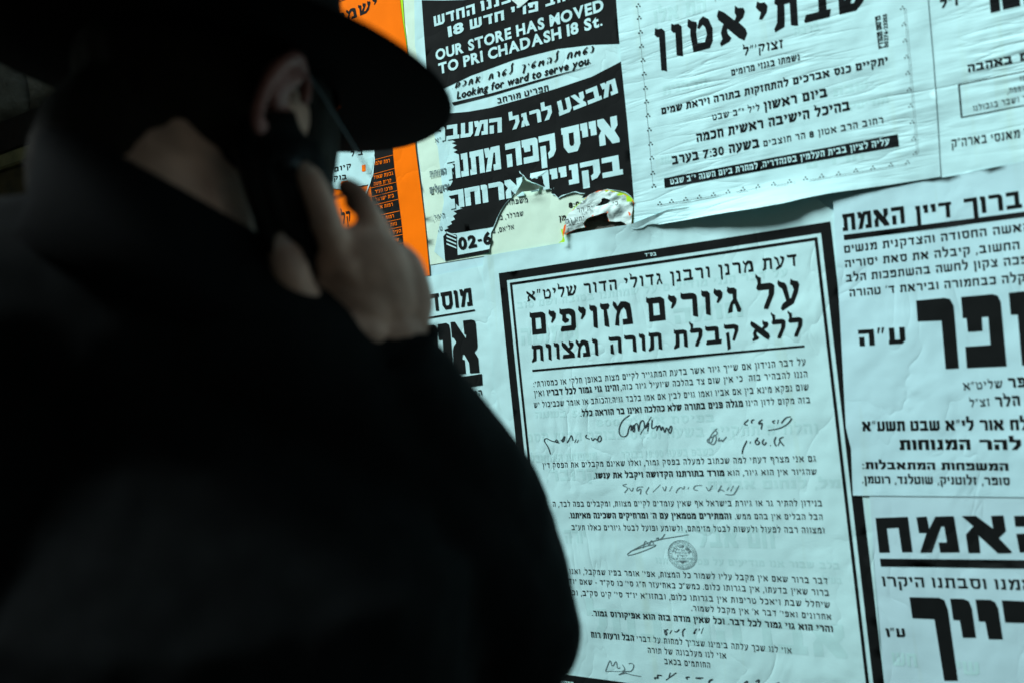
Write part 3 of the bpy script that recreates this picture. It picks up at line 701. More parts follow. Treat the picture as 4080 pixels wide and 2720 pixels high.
ink_poly(O5, [(60,440),(150,430),(180,500),(130,540),(60,520)], P_ORG, .0032, wt_, 'orange_patch')

# left notice "mosdot"
mos = poster('white_institutions_notice', 'white notice with tall heavy black letters beside the man\'s hand', O6,
    [(-700,330),(20,160),(300,136),(870,20),(985,-10),(1060,1100),(1120,1700),(1180,2600),(-700,2600)], P_SOFT, 2)
text("מוסדות", O6, (130,535), (750,440), 186, I_SOFT, mos, 'HM', (-2, -2), .0020, gap=10)
quad_line(O6, (100,590), (770,478), 16, I_SOFT, mos, .0020)
# heavy custom letters
ink_poly(O6, [(522,612),(540,607),(568,607),(598,655),(680,778),(684,738),(665,736),(650,594),(735,583),(768,592),(780,625),(799,850),(795,880),(768,917),(806,978),(820,1128),(724,1136),(714,1030),(662,940),(646,944),(642,985),(652,998),(667,996),(680,1138),(560,1150),(548,905),(556,860),(582,820),(555,770),(538,770)], I_SOFT, .0020, mos, 'heavy_letter', step=.03)
ink_poly(O6, [(391,632),(478,618),(505,635),(516,680),(556,1140),(470,1150),(442,790),(404,795)], I_SOFT, .0020, mos, 'heavy_letter', step=.03)
ink_poly(O6, [(261,648),(350,637),(374,655),(384,700),(410,1160),(330,1170),(312,815),(275,815)], I_SOFT, .0020, mos, 'heavy_letter', step=.03)
ink_poly(O6, [(300,1225),(845,1142),(852,1258),(300,1340)], I_SOFT, .0020, mos, 'thick_rule')
text("הרב", O6, (720,1385), (852,1362), 56, I_SOFT, mos, 'FR', (-2, -2), .0020)

# ---------------------------------------------------------------- Shabbati poster
# main conversion poster first (lies under the Shabbati sheet's loose lower edge)
def bulge(X, Z):
    a = wall(*px(Q1, 1000, 1330)); t_ = wall(*px(Q1, 1000, 1230))
    k = max(0, min(1, (Z - wall(*px(Q1, 1000, 1520)).y) / .045))
    xx = max(0, 1 - abs(X - wall(2560, 930).x) / .16)
    h = .011 * k * k * xx
    h += .0045 * k * noise.noise(Vector((X * 26 - Z * 10, 1, Z * 22)))
    return h
TL, TR = wall(*px(C4, 67, 403)), wall(*px(C4, 2282, 57))
def mid_pts(pts): return pts
main_sheet = [(-60,300),(5,272),(150,225),(300,190),(420,165)] + [px((0, 0, 1), *p) for p in []]
top_edge = [px(C2, 790, 1160), px(C2, 1100, 1106), px(C2, 1440, 1052)] + [px(Q1, *p) for p in [(470,1290),(700,1245),(1000,1196),(1350,1142),(1620,1108),(1655,1100)]] + [px(C4, *p) for p in [(1200,-20),(1500,-60),(1900,-120),(2120,-150)]]
rgt = [px(C4, *p) for p in [(2400,60)]] + [px(C8, *p) for p in [(420,480),(430,800),(470,1300),(560,1900),(600,2300)]]
lft = [(2180, 3300), (2080, 2400), (1990, 1700), (1950, 1250), (1925, 1080)]
main = poster('conversion_ruling_poster', 'large white poster with double black frame, dense text and handwritten signatures', RAW, top_edge + rgt + lft + [px(C4, -30, 285)], P_SOFT, 4, fn=bulge, step=.010)
M0 = .0031
def fz(base_): return base_
# frame built in wall coordinates
d_top = (TR - TL).normalized(); d_dn = Vector((0.006, -1)).normalized()
Wd = (TR - TL).length; Ht = .675
def frame_loop(i, name, th, bot):
    a = TL + d_top * i + d_dn * i; b_ = TR - d_top * i + d_dn * i
    c = b_ + d_dn * (Ht - i - bot); d = a + d_dn * (Ht - i - bot)
    c.x += 0; ia, ib = a + d_top * th + d_dn * th, b_ - d_top * th + d_dn * th
    ic, id_ = c - d_top * th - d_dn * th, d + d_top * th - d_dn * th
    return [[tuple(a), tuple(b_), tuple(c), tuple(d)], [tuple(ia), tuple(ib), tuple(ic), tuple(id_)]]
def msheet(name, loops, mat, off, step=.012): return sheet(name, loops, mat, off, main, step, bulge)
BT = .0118
msheet('frame_band', frame_loop(0, '', BT, 0), I_SOFT, M0)
msheet('frame_line', frame_loop(BT + .0046, '', .0036, .0), I_SOFT, M0)
def mt_(s, crop, p0, p1, h, mat=I_SOFT, style='FR', wt=REG, gap=14, off=M0): return text(s, crop, p0, p1, h, mat, main, style, wt, off, gap)
text("בס״ד", C4, (1042,292), (1118,284), 22, P_SOFT, main, 'FR', BLD, M0 + .0006)
mt_("דעת מרנן ורבנן גדולי הדור שליט״א", C4, (255,592), (2064,352), 74, wt=(-1.5, -1.5))
mt_("על גיורים מזויפים", C4, (280,815), (2085,612), 158, wt=BLD, gap=12)
mt_("ללא קבלת תורה ומצוות", C4, (290,990), (2106,818), 116, wt=BLD, gap=12)
quad_line(C4, (293,1043), (2109,880), 14, I_SOFT, main, M0)
mt_("על דבר הנידון אם שייך גיור אשר בדעת המתגייר לקיים מצות באופן חלקי או כמסורתי:", C4, (302,1158), (2120,1012), 40)
mt_("הננו להבהיר בזה  כי אין שום צד בהלכה שיועיל גיור כזה,", C4, (880,1180), (2132,1093), 40)
mt_("והינו גוי גמור לכל דבריו", C4, (390,1217), (868,1182), 40, wt=(2, 1), gap=12)
mt_("ואין", C4, (306,1223), (374,1218), 40)
mt_("שום נפקא מינא בין אם אביו ואמו גוים לבין אם אמו בלבד גויה.והכותב או אומר שכביכול יש", C4, (305,1298), (2140,1180), 40)
mt_("בזה מקום לדון הינו", C5, (1632,112), (2066,90), 40)
mt_("מגלה פנים בתורה שלא כהלכה ואינו בר הוראה כלל.", C5, (530,180), (1615,114), 40, wt=(2, 1), gap=12)
mt_("גם אני מצרף דעתי למה שכתוב למעלה בפסק גמור, ואלו שאינם מקבלים את הפסק דין", C5, (278,524), (2106,481), 38)
mt_("שהגיור אין הוא גיור, הוא", C5, (1510,576), (2110,567), 38)
mt_("מורד בתורתנו הקדושה ויקבל את ענשו.", C5, (618,593), (1490,577), 38, wt=(2, 1), gap=12)
mt_("בנידון להתיר גר או גיורת בישראל אף שאין עומדים לקיים מצוות, ומקבלים בפה לבד, ה", C5, (345,782), (2146,779), 38)
mt_("הבל הבלים אין בהם ממש.", C5, (1560,866), (2150,869), 38)
mt_("והמתירים מטמאין עם ה׳ ומרחיקים השכינה מאיתנו.", C5, (453,858), (1537,866), 38, wt=(2, 1), gap=12)
mt_("ומצווה רבה לפעול ולעשות לבטל מזימתם, ולשומע ופועל לבטל גיורים כאלו תע״ב", C5, (470,938), (2162,960), 38)
mt_("דבר ברור שאם אין מקבל עליו לשמור כל המצות, אפי׳ אומר בפיו שמקבל, ואנו", C6, (288,138), (2016,207), 38)
mt_("ברור שאין בדעתו, אין בגרותו כלום. כמש״כ באחיעזר ח״ג סי׳ כו סק״ד - שאם יוד", C6, (285,205), (2024,286), 38)
mt_("שיחלל שבת ויאכל טריפות אין בגרותו כלום, ובחזו״א יו״ד סי׳ קיט סק״ב, וכ״", C6, (290,280), (2031,366), 38)
mt_("אחרונים ואפי׳ דבר א׳ אין מקבל לשמור.", C6, (1100,388), (2040,446), 38)
mt_("והרי הוא גוי גמור לכל דבר. וכל שאין מודה בזה הוא אפיקורוס גמור.", C6, (438,418), (2050,527), 38, wt=(2, 1), gap=12)
mt_("הבל ורעות רוח", C6, (432,562), (718,588), 38, wt=(2, 1), gap=12)
mt_("אוי לנו שכך עלתה בימינו שצריך למחות על דברי", C6, (735,590), (1774,673), 38)
mt_("אוי לנו מעלבונה של תורה", C6, (808,668), (1336,708), 38)
mt_("החותמים בכאב", C6, (920,743), (1229,770), 38)
# bottom band with reversed words
ink_poly(C6, [(200,802),(310,815),(900,900),(1400,970),(1400,1080),(200,930)], I_SOFT, M0 + .0004, main, 'bottom_band')
text("שמרים ב׳", C6, (200,880), (320,892), 36, P_SOFT, main, 'FR', BLD, M0 + .0009)
# handwriting
pen(C5, [[(855,170),(800,210),(780,280),(800,318),(840,310),(850,250),(870,230),(860,290),(885,220),(890,290),(870,270),(905,210),(915,280)],[(915,280),(925,215),(950,200),(955,275),(985,205),(975,280)],[(1005,200),(1000,275),(1045,230),(1030,290),(1055,225),(1065,285),(1075,235),(1090,300),(1100,245),(1115,280),(1130,235),(1140,260),(1125,300),(1110,270)],[(925,300),(1000,180)]], .0009, I_PEN, main, M0)
pen(C5, [[(1940,190),(1930,210),(1900,240),(1850,262),(1780,272)],[(1935,180),(1900,185),(1870,225)],[(1850,200),(1845,228)],[(1830,205),(1808,212),(1825,226)],[(1745,200),(1720,215),(1718,235),(1745,215),(1735,265)],[(1690,200),(1670,205),(1672,225)],[(1650,200),(1615,232),(1645,238)]], .0009, I_PEN, main, M0)
pen(C5, [[(1885,315),(1850,330),(1888,375)],[(1860,345),(1848,375)],[(1835,315),(1820,345),(1836,378)],[(1800,370),(1796,376)],[(1755,330),(1740,350),(1755,375),(1770,350)],[(1715,320),(1690,350),(1710,372),(1728,350),(1700,335)],[(1665,345),(1660,360)],[(1640,340),(1612,395),(1608,430)]], .0009, I_PEN, main, M0)
pen(C5, [[(1440,260),(1400,300),(1380,350),(1415,375),(1440,330),(1420,290),(1400,370),(1360,335),(1450,300),(1425,265)],[(1455,320),(1445,350),(1475,330),(1470,355),(1503,315)]], .0008, I_PENCIL, main, M0)
pen(C5, [[(330,430),(315,380),(285,340),(300,320),(340,345),(385,350),(370,330),(360,350),(390,355)],[(400,335),(415,355),(430,300),(405,340)],[(440,355),(460,320),(470,300),(480,340)],[(490,355),(500,330)],[(505,355),(515,335)],[(570,300),(560,320),(590,330)],[(600,320),(610,345),(625,320),(640,345),(655,300),(672,330),(650,355),(640,325)]], .0009, I_PEN, main, M0)
pen(C5, [[(1588,640),(1560,690),(1545,705),(1495,700)],[(1550,640),(1530,680)],[(1520,650),(1505,675)],[(1470,640),(1440,690),(1462,665),(1490,680)],[(1410,640),(1385,685),(1368,650)],[(1340,640),(1290,640),(1280,670),(1310,672)],[(1250,650),(1245,665)],[(1222,645),(1215,670),(1200,650),(1175,665),(1165,690)],[(1140,645),(1120,680)],[(1100,645),(1090,685),(1075,650)],[(1060,635),(1010,685)],[(985,650),(960,690),(975,700)],[(945,650),(905,650),(900,685),(935,655),(925,700)],[(880,655),(870,685),(850,655)],[(835,630),(800,640),(850,655),(820,690)]], .0007, I_PENCIL, main, M0)
pen(C5, [[(1250,970),(1000,1010),(850,1085),(835,1115),(950,1080),(1050,1035),(980,1040),(860,1080)],[(945,1060),(960,1000),(985,1050),(1000,1000),(1015,1030)],[(1030,1000),(1050,985),(1045,1010),(1075,990),(1090,965)]], .0007, I_PENCIL, main, M0)
pen(C6, [[(1180,500),(1165,540)],[(1155,505),(1150,520)],[(1135,505),(1110,545),(1128,530)],[(1060,505),(1040,520),(1045,560)],[(1020,510),(1000,530),(985,522)],[(970,515),(955,540)],[(945,510),(918,520),(930,555),(940,530),(915,512)]], .0009, I_PEN, main, M0)
pen(C6, [[(527,790),(560,700),(570,770),(600,710),(605,775),(625,765)],[(640,745),(660,780),(640,790)],[(680,740),(700,735),(720,750),(700,795),(660,790),(600,820),(660,800),(700,815),(765,825)],[(527,790),(700,790)]], .0007, I_PENCIL, main, M0)
pen(C6, [[(1000,800),(930,850)],[(960,800),(950,830)],[(905,820),(870,815),(880,840),(855,830),(858,845)],[(1090,830),(1062,830),(1075,845)],[(1180,835),(1115,835),(1165,840)],[(1245,845),(1225,850),(1215,870)]], .0012, I_PEN, main, M0)
pen(C6, [[(1450,872),(1480,850),(1470,880)],[(1530,860),(1560,840),(1545,880)],[(1640,885),(1690,862)]], .0008, I_PEN, main, M0)
# round stamp
sc_ = wall(*px(C5, 1207, 1105)); sr = (wall(*px(C5, 1305, 1105)) - sc_).length
def ring(r0, r1, k=40):
    v = []; f = []
    for i in range(k):
        a = 6.2832 * i / k; v += [(sc_.x + r0 * math.cos(a), sc_.y + r0 * math.sin(a)), (sc_.x + r1 * math.cos(a), sc_.y + r1 * math.sin(a))]
    return v, [(2 * i, 2 * i + 1, (2 * i + 3) % (2 * k), (2 * i + 2) % (2 * k)) for i in range(k)]
for r0, r1 in ((.97, 1.0), (.90, .92), (.70, .715)):
    v, f = ring(sr * r0, sr * r1); mesh_obj('stamp_ring', [on_wall(p, M0) for p in v], f, I_PENCIL, main)
V, Fc = [], []
def arc_text(s, r, a0, a1, hh, wt_=REG, style='FR'):
    gl = [glyph(c, style, wt_) for c in s]; tot = sum(g[0] + 14 for g in gl); x = 0
    for adv, v, f in gl:
        k = len(V)
        for q in v:
            a = a0 + (a1 - a0) * (x + q[0]) / tot; rr = r + q[1] / 100 * hh
            V.append((sc_.x + rr * math.cos(a), sc_.y + rr * math.sin(a)))
        Fc.extend([tuple(i + k for i in t_) for t_ in f]); x += adv + 14
arc_text("משה שטרנבוך"[::-1], sr * .48, math.radians(165), math.radians(15), sr * .19, BLD)
arc_text("ראב״ד קהילה קדושה ירושלים עיר הקודש"[::-1], sr * .76, math.radians(360), math.radians(182), sr * .10)
arc_text("ראש הישיבה מרא דאתרא חבר בד״צ"[::-1], sr * .76, math.radians(178), math.radians(2), sr * .10)
mesh_obj('stamp_lettering', [on_wall(p, M0) for p in V], Fc, I_PENCIL, main)
for i, (s_, w_) in enumerate([("ראב״ד", 60), ("של העדה החרדית", 100), ("ירושלים", 70), ("ומרא דאתרא שכונת", 130), ("ורמת שלמה", 90)]):
    y = 1080 + i * 19; mt_(s_, C5, (1207 - w_ / 2, y), (1207 + w_ / 2, y), 13, I_PENCIL)
ink_poly(C5, [(1180,1143),(1236,1143),(1208,1165)], I_PENCIL, M0, main, 'stamp_mark')
# print showing through from older layers
GH = M0 - .00018
for a in [("בפיסח אל־על 800".replace('־', ' '), C5, (635,245), (1425,214), 48, 'FR'), ("5:45 בשעה", C5, (230,190), (620,178), 44, 'HM'), ("והלוויה תתקיים בשעה 00:01 בבוקר מבית הספד", C5, (120,352), (2120,292), 62, 'FR'),
          ("משפחות המתאבלות", C5, (150,488), (640,470), 50, 'HM'), ("קרובר, ש", C5, (180,615), (640,600), 74, 'HM'), ("בשבט בשעה 10:00 בבוקר", C5, (800,460), (1420,438), 48, 'FR'),
          ("מל, לנחום אבלים", C5, (1380,665), (2270,655), 56, 'HM'), ("חם אבל ר", C5, (1180,1050), (1830,1062), 130, 'HM'), ("יורה", C5, (430,1025), (570,1025), 90, 'HM'),
          ("בלב שבור אנו מודיעים על פטירת ביתנו", C6, (860,70), (2095,106), 42, 'FR'), ("אברהם בעל", C6, (420,560), (2150,705), 210, 'HM'), ("בע״ל", C6, (1980,200), (2110,205), 40, 'HM'),
          ("על דבר הנני מודיעים על שמחתנו בטובה ושם טוב", C4, (190,640), (2000,420), 48, 'FR'), ("חומה", C4, (1240,740), (1700,690), 100, 'HM'), ("שמועה", C4, (220,880), (600,850), 110, 'HM')]:
    text(a[0], a[1], a[2], a[3], a[4], I_GHOST, main, a[5], BLD, GH, name='show_through_text')

# notices on the right
rgtp = poster('blessed_judge_notice', 'white mourning notice with a heavy underlined headline, right of the framed poster', C7,
    [(165,150),(300,118),(1900,-200),(1900,2500)] and [(195,288),(188,165),(300,130),(900,10),(1900,-190),(2100,1990),(1540,2000),(320,1990),(312,1990),(300,1700),(268,1568),(232,900)], P_COOL, 6.2, step=.014)
R0 = .0046
def r7(s, p0, p1, h, style='HM', wt=(-3, -2), gap=14, crop=C7): return text(s, crop, p0, p1, h, I_SOFT, rgtp, style, wt, R0, gap)
r7("האמת", (248,352), (637,302), 110, wt=(-1, -2)); r7("דיין", (705,290), (930,262), 98, wt=(-1, -2)); r7("ברוך", (1008,254), (1366,206), 108, wt=(-1, -2))
quad_line(C7, (253,373), (1500,213), 33, I_SOFT, rgtp, R0)
r7("האשה החסודה והצדקנית מנשים", (256,487), (1420,347), 48)
r7("החשוב, קיבלה את סאת יסוריה", (262,577), (1350,463), 48)
r7("שפכה צקון לחשה בהשתפכות הלב", (268,667), (1470,545), 48)
r7("בקלה כבחמורה וביראת ד׳ טהורה", (290,758), (1440,660), 48)
ink_poly(C7, [(705,782),(880,765),(915,772),(938,815),(970,1200),(888,1204),(862,905),(714,911)], I_SOFT, R0, rgtp, 'heavy_letter', step=.02)
ink_poly(C7, [(984,760),(1180,742),(1212,752),(1230,790),(1266,1187),(1020,1198),(1010,1066),(1166,1055),(1153,882),(1112,884),(1117,970),(1026,976),(1017,890),(994,891)], I_SOFT, R0, rgtp, 'heavy_letter', step=.02)
ink_poly(C7, [(1280,735),(1370,724),(1410,735),(1445,1175),(1362,1182),(1335,868),(1292,870)], I_SOFT, R0, rgtp, 'heavy_letter', step=.02)
r7("ע״ה", (350,1063), (640,1046), 100, wt=(0, 0))
r7("שליט״א", (998,1336), (1244,1320), 48, 'FR', (-2, -2)); r7("סופר", (1278,1320), (1490,1306), 60, 'FR', (2, 1))
r7("זצ״ל", (1038,1441), (1166,1433), 48, 'FR', (-2, -2)); r7("הלר", (1198,1437), (1352,1428), 60, 'FR', (2, 1))
r7("לח אור לי״א שבט תשע״א", (365,22), (1370,12), 62, 'HM', (1, 0), crop=C8)
r7("המנוחות", (592,135), (1022,133), 62, 'HM', (1, 0), crop=C8); r7("להר", (1080,133), (1330,133), 62, 'HM', (1, 0), crop=C8)
r7("המשפחות המתאבלות:", (364,251), (1252,260), 44, 'HM', (1, 0), crop=C8)
r7("סופר, זלוטניק, שוטלנד, רוטמן.", (362,338), (1262,349), 46, 'HM', (-1, -1), crop=C8)

low = poster('grandmother_notice', 'white mourning notice with huge black letters at the bottom right corner', C8,
    [(405,380),(1700,380),(1800,2200),(560,2200),(500,1568),(440,900)], P_COOL2, 5.2, step=.014)
L0 = .0040
def r8(s, p0, p1, h, style='HM', wt=(0, 0), gap=10): return text(s, C8, p0, p1, h, I_SOFT, low, style, wt, L0, gap)
ink_poly(C8, [(443,550),(640,543),(668,757),(605,758),(583,608),(511,612),(530,760),(466,761)], I_SOFT, L0, low, 'heavy_letter', step=.02)
ink_poly(C8, [(692,545),(755,541),(770,618),(808,541),(920,538),(956,758),(838,760),(828,700),(878,698),(862,600),(842,600),(786,760),(716,760),(755,640),(708,640)], I_SOFT, L0, low, 'heavy_letter', step=.02)
ink_poly(C8, [(968,538),(1055,536),(1160,614),(1147,536),(1222,533),(1237,628),(1194,670),(1275,755),(1265,763),(1188,764),(1070,655),(1082,762),(1010,763),(994,650),(1040,600)], I_SOFT, L0, low, 'heavy_letter', step=.02)
ink_poly(C8, [(1287,536),(1540,530),(1580,755),(1500,756),(1480,598),(1295,600)], I_SOFT, L0, low, 'heavy_letter', step=.02)
ink_poly(C8, [(1300,645),(1375,643),(1395,757),(1322,758)], I_SOFT, L0, low, 'heavy_letter', step=.02)
ink_poly(C8, [(470,798),(1700,808),(1706,860),(475,845)], I_SOFT, L0, low, 'thick_rule', step=.02)
r8("אמנו וסבתנו היקרו", (485,968), (1420,992), 66, wt=(-4, -4))
ink_poly(C8, [(650,1033),(830,1036),(862,1050),(884,1110),(945,1540),(862,1541),(802,1166),(668,1160)], I_SOFT, L0, low, 'heavy_letter', step=.02)
ink_poly(C8, [(898,1041),(980,1043),(1012,1056),(1030,1100),(1055,1278),(975,1278),(957,1172),(917,1170)], I_SOFT, L0, low, 'heavy_letter', step=.02)
ink_poly(C8, [(1052,1046),(1145,1048),(1172,1062),(1190,1100),(1218,1287),(1132,1287),(1112,1180),(1072,1178)], I_SOFT, L0, low, 'heavy_letter', step=.02)
ink_poly(C8, [(1212,1050),(1500,1062),(1540,1190),(1232,1184)], I_SOFT, L0, low, 'heavy_letter', step=.02)
r8("ע״ו", (512,1275), (627,1276), 52, wt=(0, 0))
for a in [("חש", (550,1450), (700,1460), 80), ("שי", (940,1500), (1080,1510), 80)]:
    text(a[0], C8, a[1], a[2], a[3], I_GHOST, low, 'HM', BLD, L0 - .0002, name='show_through_text')

# top right notice
tr = poster('love_notice', 'bluish white notice with a thin rectangular box of text in the top right corner', O7, [(430,-300),(1800,-600),(1900,1400),(1000,1530),(200,1640),(-300,1700),(-300,1400)], P_COMB, 5.5, step=.014)
T0 = .0041
def r9(s, p0, p1, h, style='FR', wt=(1, 1), gap=12): return text(s, O7, p0, p1, h, I_COMB, tr, style, wt, T0, gap)
r9("באהבה", (795,655), (1192,572), 66, wt=(3, 1)); r9("שלום", (1258,556), (1560,495), 66, wt=(3, 1))
quad_line(O7, (708,762), (1500,598), 9, I_COMB, tr, T0); quad_line(O7, (735,1050), (1500,905), 9, I_COMB, tr, T0)
ink_poly(O7, [(707,762),(719,760),(745,1052),(733,1057)], I_COMB, T0 + .0003, tr, 'rule')
r9("קוממיותנו", (1255,735), (1560,680), 46, wt=REG); r9("בארצנו שוממה,", (1148,846), (1560,770), 48, wt=REG); r9("שוד ושבר בגבולנו", (842,1001), (1400,893), 50, wt=REG)
r9("בארה״ק", (650,1327), (968,1282), 76, 'HM', (-4, -3)); r9("מאנסי", (1003,1280), (1262,1238), 76, 'HM', (-4, -3)); r9("בעיר", (1295,1232), (1500,1200), 76, 'HM', (-4, -3))
r9("ז״ל", (545,85), (715,55), 72, wt=(2, 2))
ink_poly(O7, [(982,-60),(1068,-70),(1085,105),(998,127)], I_COMB, T0, tr, 'heavy_letter'); ink_poly(O7, [(1090,-60),(1250,-90),(1262,62),(1108,98)], I_COMB, T0, tr, 'heavy_letter'); ink_poly(O7, [(1285,-100),(1420,-120),(1420,30),(1296,50)], I_COMB, T0, tr, 'heavy_letter')

# Shabbati assembly poster, its lower edge hanging loose
e0 = wall(*px(C3, 700, 1500))
def loose(X, Z):
    ze = wall(*px(C3, 1150, 1430)).y + .0
    k = max(0, 1 - (Z - (ze - .01)) / .05)
    a = wall(*px(C3, 1000, 1450)).x
    xx = math.exp(-((X - a) / .10) ** 2)
    return .021 * min(k, 1.3) ** 2 * xx + .0016 * max(0, min(1, k)) * noise.noise(Vector((X * 45, 0, Z * 20)))
shp = [px(C1, 1917, -100), px(C1, 1968, 560), px(C2, 2025, 0), px(C2, 2060, 400), px(C2, 2082, 690)] + [px(Q1, *p) for p in [(1700,870),(1695,1090),(1650,1100),(1650,1165),(1685,1188),(1735,1192),(1850,1170),(1930,1115),(2030,1095),(2150,1105)]]
shp += [px(C3, *p) for p in [(430,1545),(700,1500),(1000,1458),(1180,1425),(1300,1392),(1500,1350),(1900,1290),(2260,1230),(2235,810),(2205,400),(2170,0),(2155,-200),(100,-200)]]
shab = poster('yeshiva_assembly_poster', 'wrinkled white poster with a large curved name and a border of tiny dots', RAW, shp, P_COMB, 7, fn=loose, step=.008)
H0 = .0052
def st(s, p0, p1, h, wt=BLD, gap=12, style='FR', mat=I_COMB, off=H0): 
    return text(s, C3, p0, p1, h, mat, shab, style, wt, off, gap)
st("אטון", (298,440), (922,278), 222, gap=22, wt=(2, 0)); st("שבתי", (1000,252), (1765,62), 218, gap=20, wt=(2, 0))
st("זצוק׳״ל", (893,400), (1172,345), 58, wt=(-1, -1)); st("נשמתו בגנזי מרומים", (812,537), (1288,428), 42, wt=(0, 0))
st("יתקיים כנס אברכים להתחזקות בתורה ויראת שמים", (328,802), (1896,452), 46, wt=(2, 1))
st("ביום ראשון", (1038,775), (1477,678), 57, wt=(2, 1)); st("ליל י״ב שבט", (680,845), (1010,776), 42, wt=(-2, -2))
st("בהיכל הישיבה ראשית חכמה", (570,993), (1634,770), 58, wt=(2, 1))
st("רחוב הרב אטון 8 הר חוצבים", (1032,1027), (1865,862), 43, wt=(-2, -2)); st("בשעה 7:30 בערב", (402,1148), (1007,1028), 57, wt=(2, 1))
ink_poly(C3, [(345,1243),(1962,938),(1972,1022),(350,1310)], I_COMB, H0, shab, 'black_bar')
st("עליה לציון בבית העלמין בסנהדריה, למחרת ביום השנה י״ב שבט", (390,1288), (1906,1010), 40, wt=(0, 0), mat=P_COMB, off=H0 + .0006)
rc = [(1995,70),(2005,183),(2013,295),(2023,407),(2032,519),(2042,632),(2052,745),(2062,858),(2072,972),(2083,1073)]
bc = [(315,1420),(397,1405),(495,1390),(590,1375),(688,1358),(790,1340),(893,1322),(997,1304),(1105,1287),(1215,1269),(1325,1250),(1437,1232),(1553,1215),(1673,1193),(1790,1175),(1915,1153),(2030,1136)]
lc = [(170,55),(177,140),(185,238),(192,335),(202,432),(210,525),(218,623),(225,717),(235,812),(244,910),(253,1008),(261,1106),(268,1210),(275,1300)]
for c in rc + bc + lc:
    dots(C3, [(c[0] - 11, c[1] + 4), (c[0] + 11, c[1] + 1), (c[0] + 1, c[1] - 13)], 5.2, I_COMB, shab, H0)
for a, b_, o_ in ((rc[0], rc[-1], 12), (rc[0], rc[-1], 24), (lc[0], lc[-1], -6)):
    ink_poly(C3, [(a[0] + o_, a[1]), (a[0] + o_ + 2.5, a[1]), (b_[0] + o_ + 2.5, b_[1]), (b_[0] + o_, b_[1])], I_GREY, H0 - .0002, shab, 'border_line')
for o_ in (6, 16): quad_line(C3, (bc[0][0], bc[0][1] + o_), (bc[-1][0], bc[-1][1] + o_), 2.5, I_GREY, shab, H0 - .0002, 'border_line')
# sideways imprint
def side(s, p0, p1, h, style, wt): return text(s, C3, p0, p1, h, I_COMB, shab, style, wt, H0, 8, name='sideways_text')
side("05276-23355", (1898,335), (1886,105), 24, 'LT', 1.5); side("פרסום מהודרין", (1868,340), (1842,118), 34, 'HM', (-1, -1)) 
for a in [("כב״ר", (300,10), (330,4), 30), ("ירושלים עיה״ק", (700,20), (860,-10), 30)]: st(a[0], a[1], a[2], a[3], wt=REG)
for a in [("הרבנית", (340,670), (640,600), 60), ("שבת", (1520,680), (1760,620), 60), ("מודיעים", (1600,780), (1900,720), 50), ("חרדים", (1330,1180), (1730,1110), 70), ("שנ", (320,1150), (400,1140), 60), ("הת אלן", (280,180), (640,90), 90), ("ברכה", (1250,260), (1420,220), 60)]:
    text(a[0], C3, a[1], a[2], a[3], I_GHOSTC, shab, 'HM', BLD, H0 - .00018, name='show_through_text')

# ================================================================== THE MAN
man = empty('person', DP(450, 900, .60) * 1.0, 'man in black coat and wide brimmed hat holding a phone to his ear', 'person')
man.location.z = 0
YAW, PITCH, ROLL = .373, .039, .062
def frame_axes(yaw, pitch, roll):
    up = Vector((-.1, -1, 0)).normalized(); f0 = Vector((math.sin(yaw), 0, math.cos(yaw)))
    f0 = (f0 - up * f0.dot(up)).normalized(); r0 = f0.cross(up) * -1
    if r0.x < 0: r0 = -r0
    f = f0 * math.cos(pitch) - up * math.sin(pitch); u = up * math.cos(pitch) + f0 * math.sin(pitch)
    r = r0 * math.cos(roll) - u * math.sin(roll); u2 = u * math.cos(roll) + r0 * math.sin(roll)
    return c2w(r), c2w(f), c2w(u2)
# hat: exact fitted frame
def hat_axes():
    cyw, syw = math.cos(YAW), math.sin(YAW)
    r = Vector((cyw, 0, -syw)); f = Vector((syw, 0, cyw)); up = Vector((0, -1, 0))
    f2 = f * math.cos(PITCH) - up * math.sin(PITCH); u2 = up * math.cos(PITCH) + f * math.sin(PITCH)
    r2 = r * math.cos(ROLL) - u2 * math.sin(ROLL); u3 = u2 * math.cos(ROLL) + r * math.sin(ROLL)
    return c2w(r2), c2w(f2), c2w(u3)
hr, hf, hu = hat_axes(); HC = CP(-.212, -.190, .54)
def lathe_oval(prof, n_, cfn, name, mat, parent):
    V, Fc = [], []
    for j, (ra, rb, z_) in enumerate(prof):
        for i in range(n_):
            a = 2 * math.pi * i / n_; V.append(cfn(ra * math.cos(a), rb * math.sin(a), z_, a, j))
    for j in range(len(prof) - 1):
        for i in range(n_):
            Fc.append((j * n_ + i, j * n_ + (i + 1) % n_, (j + 1) * n_ + (i + 1) % n_, (j + 1) * n_ + i))
    bm = bmesh.new(); vs = [bm.verts.new(v - Vector((0, 0, 0))) for v in V]
    for f in Fc: bm.faces.new([vs[i] for i in f])
    if cfn.cap: bm.faces.new([vs[(len(prof) - 1) * n_ + i] for i in range(n_)])
    bmesh.ops.recalc_face_normals(bm, faces=bm.faces[:])
    return from_bm(name, bm, mat, parent, True)
def hatp(x, y, z_, a, j): return HC + hr * x + hf * y + hu * z_
def brimf(x, y, z_, a, j):
    k = max(0, (math.hypot(x / .163, y / .188) - .5)) ** 2
    return hatp(x, y, z_ + .004 * k * (math.cos(a) ** 2 * 2), a, j)
brimf.cap = False
def crownf(x, y, z_, a, j):
    dent = -.018 * math.exp(-(x / .022) ** 2) * (1 if z_ > .10 else 0)
    pin = 1 - .16 * max(0, (z_ - .04) / .08) * max(0, math.sin(a)) * abs(math.cos(a)) * 2
    return hatp(x * pin, y, z_ + dent, a, j)
crownf.cap = True
